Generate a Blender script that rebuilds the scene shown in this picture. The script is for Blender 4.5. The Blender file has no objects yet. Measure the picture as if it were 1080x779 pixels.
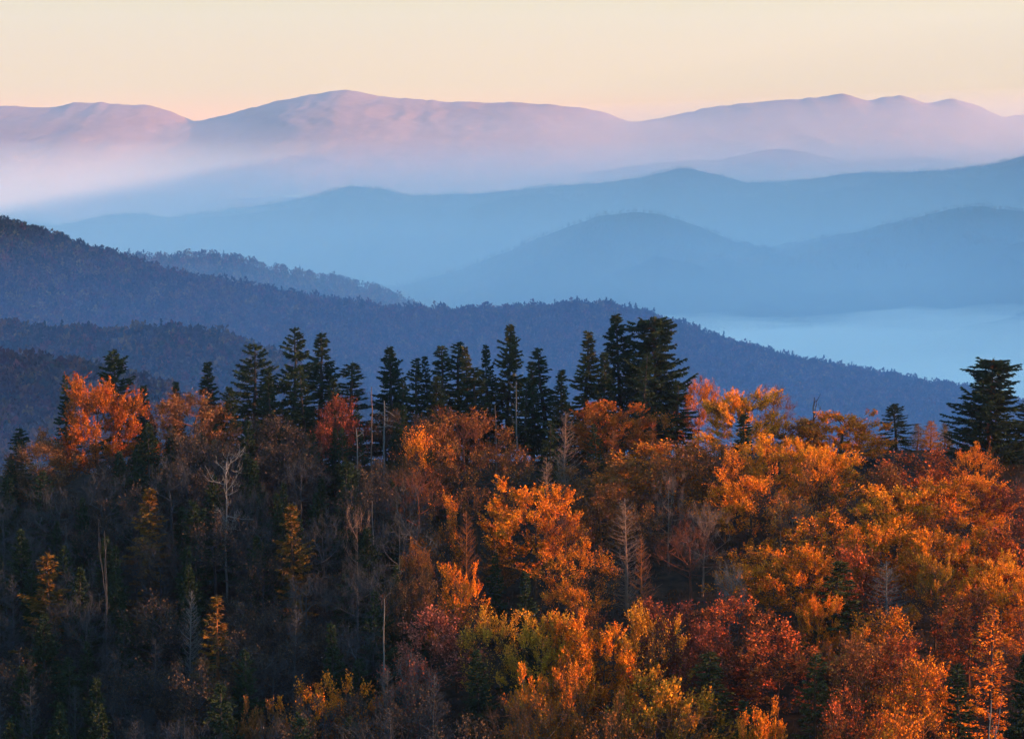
import bpy, math, random
import numpy as np
from mathutils import Vector, Matrix

R = math.radians
scene = bpy.context.scene
COL = scene.collection

# ------------------------------------------------------------------ camera
F_PX, HALF_W, HALF_H, HORIZON = 2540.0, 540.0, 389.5, 140.0
PITCH = math.atan((HALF_H - HORIZON) / F_PX)
cam_data = bpy.data.cameras.new('camera')
cam_data.sensor_fit = 'HORIZONTAL'
cam_data.sensor_width = 36.0
cam_data.lens = 36.0 * F_PX / 1080.0
cam_data.clip_start, cam_data.clip_end = 1.0, 250000.0
cam = bpy.data.objects.new('camera', cam_data)
COL.objects.link(cam)
cam.location = (0, 0, 0)
cam.rotation_euler = (R(90) - PITCH, 0, 0)
scene.camera = cam

# ------------------------------------------------------------------ sun, sky, exposure
SUN_EL, SUN_AZ = R(9.5), R(98.0)          # azimuth clockwise from the viewing direction (+Y)
sun_dir = Vector((math.sin(SUN_AZ) * math.cos(SUN_EL), math.cos(SUN_AZ) * math.cos(SUN_EL), math.sin(SUN_EL)))
sd = bpy.data.lights.new('sun', 'SUN')
sd.energy = 5.0
sd.color = (1.0, 0.51, 0.26)
sd.angle = R(0.5)
so = bpy.data.objects.new('sun', sd)
COL.objects.link(so)
so.location = (400, -200, 300)
so.rotation_euler = sun_dir.to_track_quat('Z', 'Y').to_euler()

world = bpy.data.worlds.new('World')
scene.world = world
world.use_nodes = True
wn, wl = world.node_tree.nodes, world.node_tree.links
bg = wn['Background']
bg.inputs['Strength'].default_value = 0.111
sky = wn.new('ShaderNodeTexSky')
sky.sky_type = 'NISHITA'
sky.sun_disc = False
sky.sun_elevation = SUN_EL
sky.sun_rotation = SUN_AZ
sky.altitude = 1500
sky.air_density, sky.dust_density, sky.ozone_density = 1.0, 1.5, 3.0
# the warm dawn band low over the horizon, opposite the deep blue overhead: by elevation only
tc = wn.new('ShaderNodeTexCoord')
sep = wn.new('ShaderNodeSeparateXYZ')
wl.new(tc.outputs['Generated'], sep.inputs[0])
band = wn.new('ShaderNodeValToRGB')
cr = band.color_ramp
cr.interpolation = 'EASE'
SKY_BAND = [(0.0, (3.4, 1.78, 0.68)), (0.022, (2.6, 1.98, 0.68)), (0.06, (2.35, 2.05, 0.8)), (0.2, (1.8, 2.2, 2.0))]
e = cr.elements
e[0].position, e[0].color = SKY_BAND[0][0], tuple(c / 10 for c in SKY_BAND[0][1]) + (1,)
e[1].position, e[1].color = SKY_BAND[-1][0], tuple(c / 10 for c in SKY_BAND[-1][1]) + (1,)
for p, c in SKY_BAND[1:-1]:
    k = e.new(p)
    k.color = tuple(v / 10 for v in c) + (1,)
wl.new(sep.outputs['Z'], band.inputs['Fac'])
scale = wn.new('ShaderNodeVectorMath')
scale.operation = 'SCALE'
scale.inputs['Scale'].default_value = 10.0
wl.new(band.outputs['Color'], scale.inputs[0])
fade = wn.new('ShaderNodeMapRange')
fade.interpolation_type = 'SMOOTHSTEP'
fade.inputs['From Min'].default_value = 0.06
fade.inputs['From Max'].default_value = 0.34
fade.inputs['To Min'].default_value = 1.0
fade.inputs['To Max'].default_value = 0.0
wl.new(sep.outputs['Z'], fade.inputs['Value'])
mix = wn.new('ShaderNodeMix')
mix.data_type = 'RGBA'
# the band glows in the half of the sky the valley opens to and fades out behind the overlook
side = wn.new('ShaderNodeMapRange')
side.interpolation_type = 'SMOOTHSTEP'
side.inputs['From Min'].default_value = -0.2
side.inputs['From Max'].default_value = 0.6
wl.new(sep.outputs['Y'], side.inputs['Value'])
both = wn.new('ShaderNodeMath')
both.operation = 'MULTIPLY'
wl.new(fade.outputs[0], both.inputs[0])
wl.new(side.outputs[0], both.inputs[1])
wl.new(both.outputs[0], mix.inputs['Factor'])
tint = wn.new('ShaderNodeVectorMath')
tint.operation = 'MULTIPLY'
tint.inputs[1].default_value = (1.1, 1.64, 1.68)
wl.new(sky.outputs[0], tint.inputs[0])
# paler high overhead than round the horizon
high = wn.new('ShaderNodeMapRange')
high.interpolation_type = 'SMOOTHSTEP'
high.inputs['From Min'].default_value = 0.3
high.inputs['From Max'].default_value = 0.85
wl.new(sep.outputs['Z'], high.inputs['Value'])
lift = wn.new('ShaderNodeMix')
lift.data_type = 'VECTOR'
lift.inputs['A'].default_value = (0.82, 1.28, 1.40)
lift.inputs['B'].default_value = (2.95, 3.0, 2.3)
wl.new(high.outputs[0], lift.inputs['Factor'])
wl.new(lift.outputs['Result'], tint.inputs[1])
wl.new(tint.outputs[0], mix.inputs['A'])
wl.new(scale.outputs[0], mix.inputs['B'])
wl.new(mix.outputs['Result'], bg.inputs['Color'])

scene.view_settings.view_transform = 'Standard'
scene.view_settings.look = 'None'
scene.view_settings.exposure = 1.85
scene.view_settings.gamma = 1.0
scene.view_settings.use_curve_mapping = False
scene.render.engine = 'CYCLES'
cy = scene.cycles
cy.use_denoising = True
cy.denoiser = 'OPENIMAGEDENOISE'
cy.max_bounces = 16
cy.diffuse_bounces = 1
cy.glossy_bounces = 1
cy.transmission_bounces = 2
cy.volume_bounces = 16
cy.transparent_max_bounces = 4
cy.use_adaptive_sampling = False
cy.caustics_reflective = cy.caustics_refractive = False

# ------------------------------------------------------------------ helpers
def ray(px, py):
    """World direction through a pixel of the 1080-wide frame, scaled to y = 1."""
    u, v = (px - HALF_W) / F_PX, (HALF_H - py) / F_PX
    c, s = math.cos(PITCH), math.sin(PITCH)
    y = c + v * s
    z = -s + v * c
    return u / y, z / y

def tag(o, label=None, cat=None, group=None, kind=None):
    if label: o['label'] = label
    if cat: o['category'] = cat
    if group: o['group'] = group
    if kind: o['kind'] = kind
    return o

def link(name, data, parent=None):
    o = bpy.data.objects.new(name, data)
    COL.objects.link(o)
    if parent: o.parent = parent
    return o

def mesh_from(name, verts, faces_by_size, mats=(), smooth=False, colors=None):
    """verts (n,3); faces_by_size: list of (m,k) index arrays, k = 3 or 4."""
    me = bpy.data.meshes.new(name)
    verts = np.asarray(verts, dtype=np.float32)
    me.vertices.add(len(verts))
    me.vertices.foreach_set('co', verts.ravel())
    fl = [np.asarray(f, dtype=np.int32) for f in faces_by_size if len(f)]
    nl = sum(f.size for f in fl)
    nf = sum(len(f) for f in fl)
    me.loops.add(nl)
    me.polygons.add(nf)
    me.loops.foreach_set('vertex_index', np.concatenate([f.ravel() for f in fl]))
    tot = np.concatenate([np.full(len(f), f.shape[1], np.int32) for f in fl])
    st = np.concatenate([[0], np.cumsum(tot)[:-1]]).astype(np.int32)
    me.polygons.foreach_set('loop_start', st)
    me.polygons.foreach_set('loop_total', tot)
    if smooth:
        me.polygons.foreach_set('use_smooth', np.ones(nf, bool))
    if colors is not None:
        a = me.color_attributes.new('col', 'FLOAT_COLOR', 'POINT')
        c4 = np.ones((len(verts), 4), np.float32)
        c4[:, :3] = colors
        a.data.foreach_set('color', c4.ravel())
    for m in mats:
        me.materials.append(m)
    me.update(calc_edges=True)
    return me

_perm = np.random.default_rng(7).random((256, 256))
def vnoise(x, y):
    xi, yi = np.floor(x).astype(int), np.floor(y).astype(int)
    fx, fy = x - xi, y - yi
    fx, fy = fx * fx * (3 - 2 * fx), fy * fy * (3 - 2 * fy)
    a, b = _perm[xi & 255, yi & 255], _perm[(xi + 1) & 255, yi & 255]
    c, d = _perm[xi & 255, (yi + 1) & 255], _perm[(xi + 1) & 255, (yi + 1) & 255]
    return (a * (1 - fx) + b * fx) * (1 - fy) + (c * (1 - fx) + d * fx) * fy - 0.5
def fbm(x, y, n=4):
    s, a = 0, 1.0
    for i in range(n):
        s = s + a * vnoise(x * 2 ** i + 17.3 * i, y * 2 ** i + 9.1 * i)
        a *= 0.5
    return s
def ridged(x, y, n=3):
    s, a = 0, 1.0
    for i in range(n):
        s = s + a * (1 - 2 * np.abs(2 * vnoise(x * 2 ** i + 31.7 * i, y * 2 ** i + 5.3 * i)))
        a *= 0.5
    return s

# ------------------------------------------------------------------ materials
def new_mat(name):
    m = bpy.data.materials.new(name)
    m.use_nodes = True
    nt = m.node_tree
    for n in list(nt.nodes): nt.nodes.remove(n)
    out = nt.nodes.new('ShaderNodeOutputMaterial')
    return m, nt, out

def noise_mat(name, c1, c2, scale, rough=0.95, coord='Object', bump=0.0, detail=6):
    m, nt, out = new_mat(name)
    N, L = nt.nodes, nt.links
    t = N.new('ShaderNodeTexCoord')
    n = N.new('ShaderNodeTexNoise')
    n.inputs['Scale'].default_value = scale
    n.inputs['Detail'].default_value = detail
    L.new(t.outputs[coord], n.inputs['Vector'])
    r = N.new('ShaderNodeValToRGB')
    r.color_ramp.elements[0].position, r.color_ramp.elements[1].position = 0.32, 0.68
    r.color_ramp.elements[0].color = (*c1, 1)
    r.color_ramp.elements[1].color = (*c2, 1)
    L.new(n.outputs['Fac'], r.inputs['Fac'])
    b = N.new('ShaderNodeBsdfPrincipled')
    b.inputs['Roughness'].default_value = rough
    b.inputs['Specular IOR Level'].default_value = 0.1
    L.new(r.outputs['Color'], b.inputs['Base Color'])
    if bump:
        bp = N.new('ShaderNodeBump')
        bp.inputs['Strength'].default_value = 0.8
        bp.inputs['Distance'].default_value = bump
        L.new(n.outputs['Fac'], bp.inputs['Height'])
        L.new(bp.outputs[0], b.inputs['Normal'])
    L.new(b.outputs[0], out.inputs['Surface'])
    return m

def volume_mat(name, color, density, aniso=0.0):
    m, nt, out = new_mat(name)
    v = nt.nodes.new('ShaderNodeVolumePrincipled')
    v.inputs['Color'].default_value = (*color, 1)
    v.inputs['Absorption Color'].default_value = (1, 1, 1, 1)
    v.inputs['Density'].default_value = density
    v.inputs['Anisotropy'].default_value = aniso
    nt.links.new(v.outputs[0], out.inputs['Volume'])
    return m

# ------------------------------------------------------------------ far land
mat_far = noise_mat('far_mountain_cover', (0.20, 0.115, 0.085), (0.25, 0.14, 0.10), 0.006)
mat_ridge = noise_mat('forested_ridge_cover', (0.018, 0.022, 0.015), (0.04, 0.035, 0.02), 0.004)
mat_hill = noise_mat('hill_forest_floor', (0.02, 0.016, 0.01), (0.045, 0.03, 0.018), 0.02)

def box(name, x0, x1, y0, y1, z0, z1, mat):
    v = [(x, y, z) for x in (x0, x1) for y in (y0, y1) for z in (z0, z1)]
    f = [(0, 1, 3, 2), (4, 6, 7, 5), (0, 4, 5, 1), (2, 3, 7, 6), (0, 2, 6, 4), (1, 5, 7, 3)]
    return link(name, mesh_from(name, v, [f], [mat]))

FLOOR = -700.0
RIDGE_FN, RIDGE_CREST = {}, {}
def ridge(name, pts, front, back, mat, nx, ny, slope, spur_wl, spur_amp, rough, crest_rough, seed, base=FLOOR - 20):
    """pts: (px, py, distance) along the skyline. Heightfield falling away from that crest on both sides."""
    P = []
    for px, py, d in pts:
        rx, rz = ray(px, py)
        P.append((rx * d, d, rz * d))
    P = np.array(P)
    x = np.linspace(P[0, 0], P[-1, 0], nx)
    def crest(xx):
        # smooth interpolation of the skyline
        return np.interp(xx, P[:, 0], P[:, 1]), np.interp(xx, P[:, 0], P[:, 2])
    cy_, cz_ = crest(x)
    k = max(1, nx // (len(pts) * 11))
    ker = np.hanning(2 * k + 3); ker /= ker.sum()
    pad = lambda a: np.convolve(np.pad(a, k + 1, mode='edge'), ker, mode='valid')
    cy_s, cz_s = pad(cy_), pad(cz_)
    t = np.linspace(0, 1, ny)
    v = np.concatenate([-(back * (1 - np.linspace(0, 1, ny // 3, endpoint=False)) ** 1.5), front * t ** 1.6])   # towards the camera is positive
    X, V = np.meshgrid(x, v, indexing='ij')
    A = np.abs(V)
    kw = max(3, int(spur_wl * 1.6 / (x[1] - x[0])))
    kr = np.hanning(2 * kw + 3); kr /= kr.sum()
    cz_w = np.convolve(np.pad(cz_s, kw + 1, mode='edge'), kr, mode='valid')
    near = np.exp(-A / (spur_wl * 0.8))           # skyline detail dies out down the slope
    C = cz_s[:, None] * near + cz_w[:, None] * (1 - near) + near * crest_rough * fbm(X / (crest_rough * 6) + seed, V * 0 + seed, 5)
    sp = ridged(X / spur_wl + 0.25 * fbm(A / spur_wl + seed, X / spur_wl, 2) + seed, A / (spur_wl * 2.5) + seed, 3)
    fall = slope * A * (1 + 0.25 * np.tanh(A / spur_wl))
    ramp = np.minimum(1, A / (spur_wl * 0.9))
    Z = C - fall + (sp - 0.9) * spur_amp * ramp + rough * fbm(X / (rough * 5) + seed, V / (rough * 5), 4) * np.minimum(1, A / (rough * 6))
    Y = cy_s[:, None] - V
    Z = np.maximum(Z, base)
    verts = np.stack([X, Y, Z], -1).reshape(-1, 3)
    n2 = len(v)
    i = np.arange(nx - 1)[:, None] * n2 + np.arange(n2 - 1)[None, :]
    f = np.stack([i, i + n2, i + n2 + 1, i + 1], -1).reshape(-1, 4)
    f = f[:, ::-1]
    o = link(name, mesh_from(name, verts, [f], [mat], smooth=True))
    o['kind'] = 'structure'
    RIDGE_FN[name] = (X, Y, Z)
    RIDGE_CREST[name] = ny // 3
    return o, (X, Y, Z)

def with_d(pts, d0, d1=None):
    d1 = d0 if d1 is None else d1
    a, b = pts[0][0], pts[-1][0]
    return [(p, q, d0 + (d1 - d0) * (p - a) / (b - a)) for p, q in pts]

far_sky = [(-700, 150), (-560, 128), (-420, 118), (-300, 122), (-180, 108), (-90, 116), (0, 112), (50, 114), (80, 108), (110, 108), (130, 111), (155, 110), (180, 118),
           (205, 129), (240, 121), (290, 107), (330, 99), (365, 95), (400, 101), (450, 106), (500, 108), (550, 108), (600, 112), (640, 119), (665, 130),
           (700, 124), (750, 113), (800, 108), (850, 104), (890, 99), (915, 106), (950, 100), (975, 109), (1005, 104), (1030, 110), (1055, 124), (1080, 121),
           (1150, 116), (1240, 122), (1340, 112), (1460, 125), (1600, 118), (1780, 140)]
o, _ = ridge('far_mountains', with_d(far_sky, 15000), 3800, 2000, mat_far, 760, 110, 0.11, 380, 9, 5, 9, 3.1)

pale_sky = [(-600, 190), (-300, 200), (0, 205), (300, 208), (520, 200), (640, 178), (700, 171), (760, 168), (800, 160), (822, 156), (850, 161), (890, 170), (930, 169), (970, 165), (1010, 170), (1060, 176), (1150, 168), (1300, 160), (1500, 175), (1700, 185)]
ridge('pale_hills', with_d(pale_sky, 12300), 2600, 1500, mat_ridge, 320, 60, 0.14, 450, 55, 20, 9, 8.4)

b_sky = [(-500, 215), (-300, 225), (-120, 222), (-20, 228), (30, 234), (60, 238), (110, 227), (150, 225), (180, 231), (230, 223), (300, 213), (340, 204), (370, 196), (400, 199), (430, 206), (500, 205), (560, 199),
         (600, 195), (650, 192), (690, 184), (720, 177), (750, 183), (790, 193), (850, 190), (900, 182), (950, 182), (1000, 180), (1040, 175), (1080, 165), (1160, 150), (1260, 158), (1400, 170), (1600, 180)]
ridge('blue_ridge', with_d(b_sky, 8000), 2300, 1500, mat_ridge, 520, 80, 0.14, 360, 50, 14, 5, 5.2)

a_sky = [(-400, 330), (-100, 345), (200, 330), (340, 318), (420, 302), (480, 286), (540, 263), (590, 243), (630, 228), (670, 223), (700, 227), (740, 240), (780, 257), (810, 266), (840, 262), (880, 249), (910, 244), (950, 235),
         (1000, 221), (1030, 217), (1060, 221), (1100, 226), (1180, 215), (1300, 232), (1450, 245), (1600, 250)]
ridge('near_blue_ridge', with_d(a_sky, 5600), 2000, 1300, mat_ridge, 560, 90, 0.105, 260, 32, 10, 3.5, 11.7)

s_sky = [(-320, 336), (-150, 306), (0, 288), (110, 278), (150, 276), (190, 272), (225, 270), (260, 278), (300, 289), (350, 296), (390, 304), (430, 323), (480, 346), (560, 378), (700, 426), (900, 486)]
ridge('second_hill', with_d(s_sky, 3800), 1500, 1200, mat_hill, 260, 60, 0.28, 180, 25, 7, 3, 2.9)

m_sky = [(-420, 199), (-250, 214), (-100, 228), (0, 242), (60, 260), (120, 278), (200, 300), (300, 318), (400, 332), (480, 335), (560, 332), (640, 330), (690, 342), (760, 365), (830, 385), (900, 398), (960, 408), (1010, 416), (1100, 437), (1250, 479), (1400, 529)]
ridge('autumn_hill', with_d(m_sky, 2150, 2650), 1350, 900, mat_hill, 420, 110, 0.26, 150, 22, 6, 2.5, 6.6)

l_sky = [(-260, 332), (-120, 346), (0, 360), (60, 362), (120, 365), (180, 363), (240, 368), (290, 386), (350, 419), (430, 459), (560, 524)]
ridge('low_hill', with_d(l_sky, 1500, 1560), 700, 500, mat_hill, 200, 70, 0.28, 110, 14, 5, 2, 4.3)

k_sky = [(-200, 363), (-60, 378), (0, 392), (60, 402), (130, 410), (180, 428), (240, 458), (320, 508), (420, 578)]
ridge('lower_spur', with_d(k_sky, 1080, 1120), 500, 400, mat_hill, 160, 60, 0.30, 90, 10, 4, 1.5, 9.3)

# unseen ridge added towards the sun, shaped to keep the low valleys in shade
def sun_side(u, S):
    """Ground position S metres towards the sun from the line of sight, u metres along it."""
    sx, sy = math.sin(SUN_AZ), math.cos(SUN_AZ)
    return (-sy * u + sx * S, sx * u + sy * S)
def shading_ridge():
    us = np.linspace(250, 10500, 260)
    w = np.linspace(-1, 1, 41)
    V = []
    for u in us:
        S = 800 + 0.14 * u
        env_ = min(1, max(0, (u - 300) / 450)) ** 0.8 * min(1, max(0, (10500 - u) / 700))
        top = FLOOR + (S * math.tan(SUN_EL) + SHADE + 0.052 * max(0, min(u, 9000) - 3500) - FLOOR + 25 * vnoise(np.array([u / 260.0]), np.array([3.3]))[0]) * (0.25 + 0.75 * env_)
        for k in w:
            x, y = sun_side(u, S + k * 800)
            z = FLOOR - 10 + (top - FLOOR + 10) * (1 - abs(k) ** 1.2) + 40 * float(vnoise(np.array([x / 300]), np.array([y / 300]))[0]) * abs(k)
            V.append((x, y, z))
    n2 = len(w)
    i = np.arange(len(us) - 1)[:, None] * n2 + np.arange(n2 - 1)[None, :]
    f = np.stack([i, i + n2, i + n2 + 1, i + 1], -1).reshape(-1, 4)
    o = link('added_shade_ridge', mesh_from('added_shade_ridge', V, [f], [mat_ridge], smooth=True))
    o['kind'] = 'structure'
SHADE = 66.0
shading_ridge()
floor_v = [(-20000, -4000, FLOOR), (20000, -4000, FLOOR), (20000, 17500, FLOOR), (-20000, 17500, FLOOR)]
fl = link('valley_floor', mesh_from('valley_floor', floor_v, [[(0, 1, 2, 3)]], [mat_ridge]))
fl['kind'] = 'structure'

# ------------------------------------------------------------------ air
haze = box('haze', -20001, 20001, -4001, 17501, FLOOR - 30, 830, volume_mat('haze_air', (0.48, 0.58, 0.88), 0.68e-4, 0.74))
tag(haze, 'pale blue morning haze filling the air between the ridges', 'haze', kind='stuff')

def mist(y0, z0, y1, z1, col_, dens, aniso, words, w=15000, tilt=0):
    """A bank of thin mist whose top rises gently away from the overlook."""
    v = [(-w, y0, FLOOR - 20), (w, y0, FLOOR - 20), (w, y1, FLOOR - 20), (-w, y1, FLOOR - 20), (-w, y0, z0 - tilt), (w, y0, z0 + tilt), (w, y1, z1 + tilt), (-w, y1, z1 - tilt)]
    f = [(0, 3, 2, 1), (4, 5, 6, 7), (0, 1, 5, 4), (1, 2, 6, 5), (2, 3, 7, 6), (3, 0, 4, 7)]
    tag(link('valley_mist', mesh_from('valley_mist', v, [f], [volume_mat('mist_air', col_, dens, aniso)])), words, 'mist', kind='stuff')
mist(560, -80, 2620, -88, (0.33, 0.54, 1.0), 2.9e-4, 0.2, 'clear blue morning mist in the valley just beyond the near hillside')
mist(3400, -215, 5750, -15, (0.72, 0.90, 1.0), 5.6e-4, 0.2, 'dense blue mist pooled low before the nearest blue ridge')
mist(5760, -230, 7950, -40, (0.8, 0.90, 1.0), 3.6e-4, 0.72, 'blue mist in the valley between the two blue ridges', 4500, 150)
mist(8300, -250, 14700, 160, (1.0, 0.74, 0.80), 3.6e-4, 0.73, 'lilac mist thickening towards the foot of the far mountains', 4500, 170)
def fog_mesh():
    xs, ys = np.linspace(150, 3600, 150), np.linspace(2950, 4560, 90)
    X, Y = np.meshgrid(xs, ys, indexing='ij')
    T = -332 + 26 * fbm(X / 420 + 2, Y / 300 + 5, 4) + 14 * fbm(X / 120, Y / 160 + 9, 3)
    n = X.size
    v = np.concatenate([np.stack([X, Y, T], -1).reshape(-1, 3), np.stack([X, Y, np.full_like(X, FLOOR + 5)], -1).reshape(-1, 3)])
    ny_ = len(ys)
    i = np.arange(len(xs) - 1)[:, None] * ny_ + np.arange(ny_ - 1)[None, :]
    f = np.stack([i, i + ny_, i + ny_ + 1, i + 1], -1).reshape(-1, 4)
    e = [np.arange(ny_ - 1), np.arange(ny_ - 1) + (len(xs) - 1) * ny_]
    sides = []
    for a_, flip in ((e[0], 1), (e[1], 0)):
        q = np.stack([a_, a_ + 1, a_ + 1 + n, a_ + n], -1); sides.append(q if not flip else q[:, ::-1])
    for j, flip in ((0, 0), (ny_ - 1, 1)):
        a_ = np.arange(len(xs) - 1) * ny_ + j
        q = np.stack([a_, a_ + ny_, a_ + ny_ + n, a_ + n], -1); sides.append(q[:, ::-1] if not flip else q)
    return mesh_from('fog_bank', v, [np.concatenate([f, f[:, ::-1] + n] + sides)], [volume_mat('fog_air', (1.0, 0.98, 0.95), 0.0045, 0.0)])
fog = link('fog_bank', fog_mesh())
tag(fog, 'pale white fog bank filling the valley behind the autumn hill', 'fog', kind='stuff')
# ------------------------------------------------------------------ plant materials
def foliage_mat(name, var=0.35, translucent=0.35, hue=0.03):
    """Leaf colour comes from the object's own colour; each leaf and each patch of the crown varies a little."""
    m, nt, out = new_mat(name)
    N, L = nt.nodes, nt.links
    oi = N.new('ShaderNodeObjectInfo')
    ge = N.new('ShaderNodeNewGeometry')
    tcn = N.new('ShaderNodeTexCoord')
    no = N.new('ShaderNodeTexNoise')
    no.inputs['Scale'].default_value = 0.55
    no.inputs['Detail'].default_value = 2
    L.new(tcn.outputs['Object'], no.inputs['Vector'])
    hs = N.new('ShaderNodeHueSaturation')
    h1 = N.new('ShaderNodeMath'); h1.operation = 'MULTIPLY_ADD'
    h1.inputs[1].default_value, h1.inputs[2].default_value = hue * 6, 0.5 - hue * 3
    L.new(no.outputs['Fac'], h1.inputs[0])
    L.new(h1.outputs[0], hs.inputs['Hue'])
    v1 = N.new('ShaderNodeMath'); v1.operation = 'MULTIPLY_ADD'
    v1.inputs[1].default_value, v1.inputs[2].default_value = var * 2, 1 - var
    L.new(ge.outputs['Random Per Island'], v1.inputs[0])
    L.new(v1.outputs[0], hs.inputs['Value'])
    L.new(oi.outputs['Color'], hs.inputs['Color'])
    d = N.new('ShaderNodeBsdfDiffuse')
    t = N.new('ShaderNodeBsdfTranslucent')
    L.new(hs.outputs[0], d.inputs['Color']); L.new(hs.outputs[0], t.inputs['Color'])
    mx = N.new('ShaderNodeMixShader'); mx.inputs[0].default_value = translucent
    L.new(d.outputs[0], mx.inputs[1]); L.new(t.outputs[0], mx.inputs[2])
    L.new(mx.outputs[0], out.inputs['Surface'])
    return m

def bark_mat(name):
    m, nt, out = new_mat(name)
    N, L = nt.nodes, nt.links
    oi = N.new('ShaderNodeObjectInfo')
    tcn = N.new('ShaderNodeTexCoord')
    mp = N.new('ShaderNodeMapping'); mp.inputs['Scale'].default_value = (6, 6, 1.2)
    L.new(tcn.outputs['Object'], mp.inputs[0])
    no = N.new('ShaderNodeTexNoise'); no.inputs['Scale'].default_value = 2.0; no.inputs['Detail'].default_value = 4
    L.new(mp.outputs[0], no.inputs['Vector'])
    hs = N.new('ShaderNodeHueSaturation')
    v1 = N.new('ShaderNodeMath'); v1.operation = 'MULTIPLY_ADD'
    v1.inputs[1].default_value, v1.inputs[2].default_value = 1.4, 0.3
    L.new(no.outputs['Fac'], v1.inputs[0]); L.new(v1.outputs[0], hs.inputs['Value'])
    L.new(oi.outputs['Color'], hs.inputs['Color'])
    d = N.new('ShaderNodeBsdfDiffuse'); d.inputs['Roughness'].default_value = 0.6
    L.new(hs.outputs[0], d.inputs['Color'])
    L.new(d.outputs[0], out.inputs['Surface'])
    return m

M_LEAF = foliage_mat('autumn_leaf', 0.45, 0.15, 0.009)
M_NEEDLE = foliage_mat('spruce_needle', 0.4, 0.12, 0.012)
M_BARK = bark_mat('bark')

# ------------------------------------------------------------------ plant geometry
class Growth:
    """Collects tubes (wood), blades (twigs, needles) and leaves as arrays."""
    def __init__(self, seed):
        self.r = np.random.default_rng(seed)
        self.v, self.q, self.t, self.n = [], [], [], 0
    def tube(self, pts, rad, sides=5):
        pts = np.asarray(pts, float); k = len(pts)
        rad = np.broadcast_to(np.asarray(rad, float), (k,))
        tan = np.gradient(pts, axis=0)
        tan /= np.linalg.norm(tan, axis=1, keepdims=True) + 1e-9
        ref = np.where(np.abs(tan[:, 2:3]) > 0.9, np.array([[1.0, 0, 0]]), np.array([[0, 0, 1.0]]))
        a = np.cross(tan, ref); a /= np.linalg.norm(a, axis=1, keepdims=True) + 1e-9
        b = np.cross(tan, a)
        th = np.arange(sides) * 2 * math.pi / sides
        ring = pts[:, None] + rad[:, None, None] * (a[:, None] * np.cos(th)[None, :, None] + b[:, None] * np.sin(th)[None, :, None])
        self.v.append(ring.reshape(-1, 3))
        i = np.arange(k - 1)[:, None] * sides; j = np.arange(sides)[None, :]; j2 = (j + 1) % sides
        self.q.append(np.stack([i + j, i + j2, i + sides + j2, i + sides + j], -1).reshape(-1, 4) + self.n)
        self.n += k * sides
        self.v.append(pts[-1:] + tan[-1:] * rad[-1])
        e = (k - 1) * sides + np.arange(sides)
        base = self.n - k * sides
        self.t.append(np.stack([base + e, base + (k - 1) * sides + (np.arange(sides) + 1) % sides, np.full(sides, self.n)], -1))
        self.n += 1
    def blades(self, p0, p1, w):
        """Thin tapering slips from p0 to p1, w wide at the foot."""
        p0, p1 = np.asarray(p0, float), np.asarray(p1, float); m = len(p0)
        if not m: return
        d = p1 - p0
        s = np.cross(d, self.r.normal(size=(m, 3))); s /= np.linalg.norm(s, axis=1, keepdims=True) + 1e-9
        s *= (np.broadcast_to(np.asarray(w, float), (m,)) / 2)[:, None]
        self.v.append(np.stack([p0 - s, p0 + s, p1], 1).reshape(-1, 3))
        self.t.append(np.arange(m * 3).reshape(m, 3) + self.n); self.n += m * 3
    def leaves(self, c, axis, ln, wd):
        """Diamond leaves at c, long axis near axis."""
        c = np.asarray(c, float); m = len(c)
        if not m: return
        ax = np.asarray(axis, float) + 0.45 * self.r.normal(size=(m, 3)); ax /= np.linalg.norm(ax, axis=1, keepdims=True) + 1e-9
        s = np.cross(ax, self.r.normal(size=(m, 3))); s /= np.linalg.norm(s, axis=1, keepdims=True) + 1e-9
        nrm = np.cross(ax, s)
        L_ = (np.broadcast_to(ln, (m,)) / 2)[:, None]; W_ = (np.broadcast_to(wd, (m,)) / 2)[:, None]
        self.v.append(np.stack([c - ax * L_, c + s * W_ + nrm * W_ * 0.3, c + ax * L_, c - s * W_ + nrm * W_ * 0.3], 1).reshape(-1, 3))
        self.q.append(np.arange(m * 4).reshape(m, 4) + self.n); self.n += m * 4
    def mesh(self, name, mat):
        if not self.v: return None
        q = np.concatenate(self.q) if self.q else np.zeros((0, 4), int)
        t = np.concatenate(self.t) if self.t else np.zeros((0, 3), int)
        return mesh_from(name, np.concatenate(self.v), [q, t], [mat])

def bez(a, b, c, n):
    t = np.linspace(0, 1, n)[:, None]
    return (1 - t) ** 2 * a + 2 * t * (1 - t) * b + t * t * c

H0 = 15.0          # every prototype is grown 15 m tall and scaled where it stands

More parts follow.
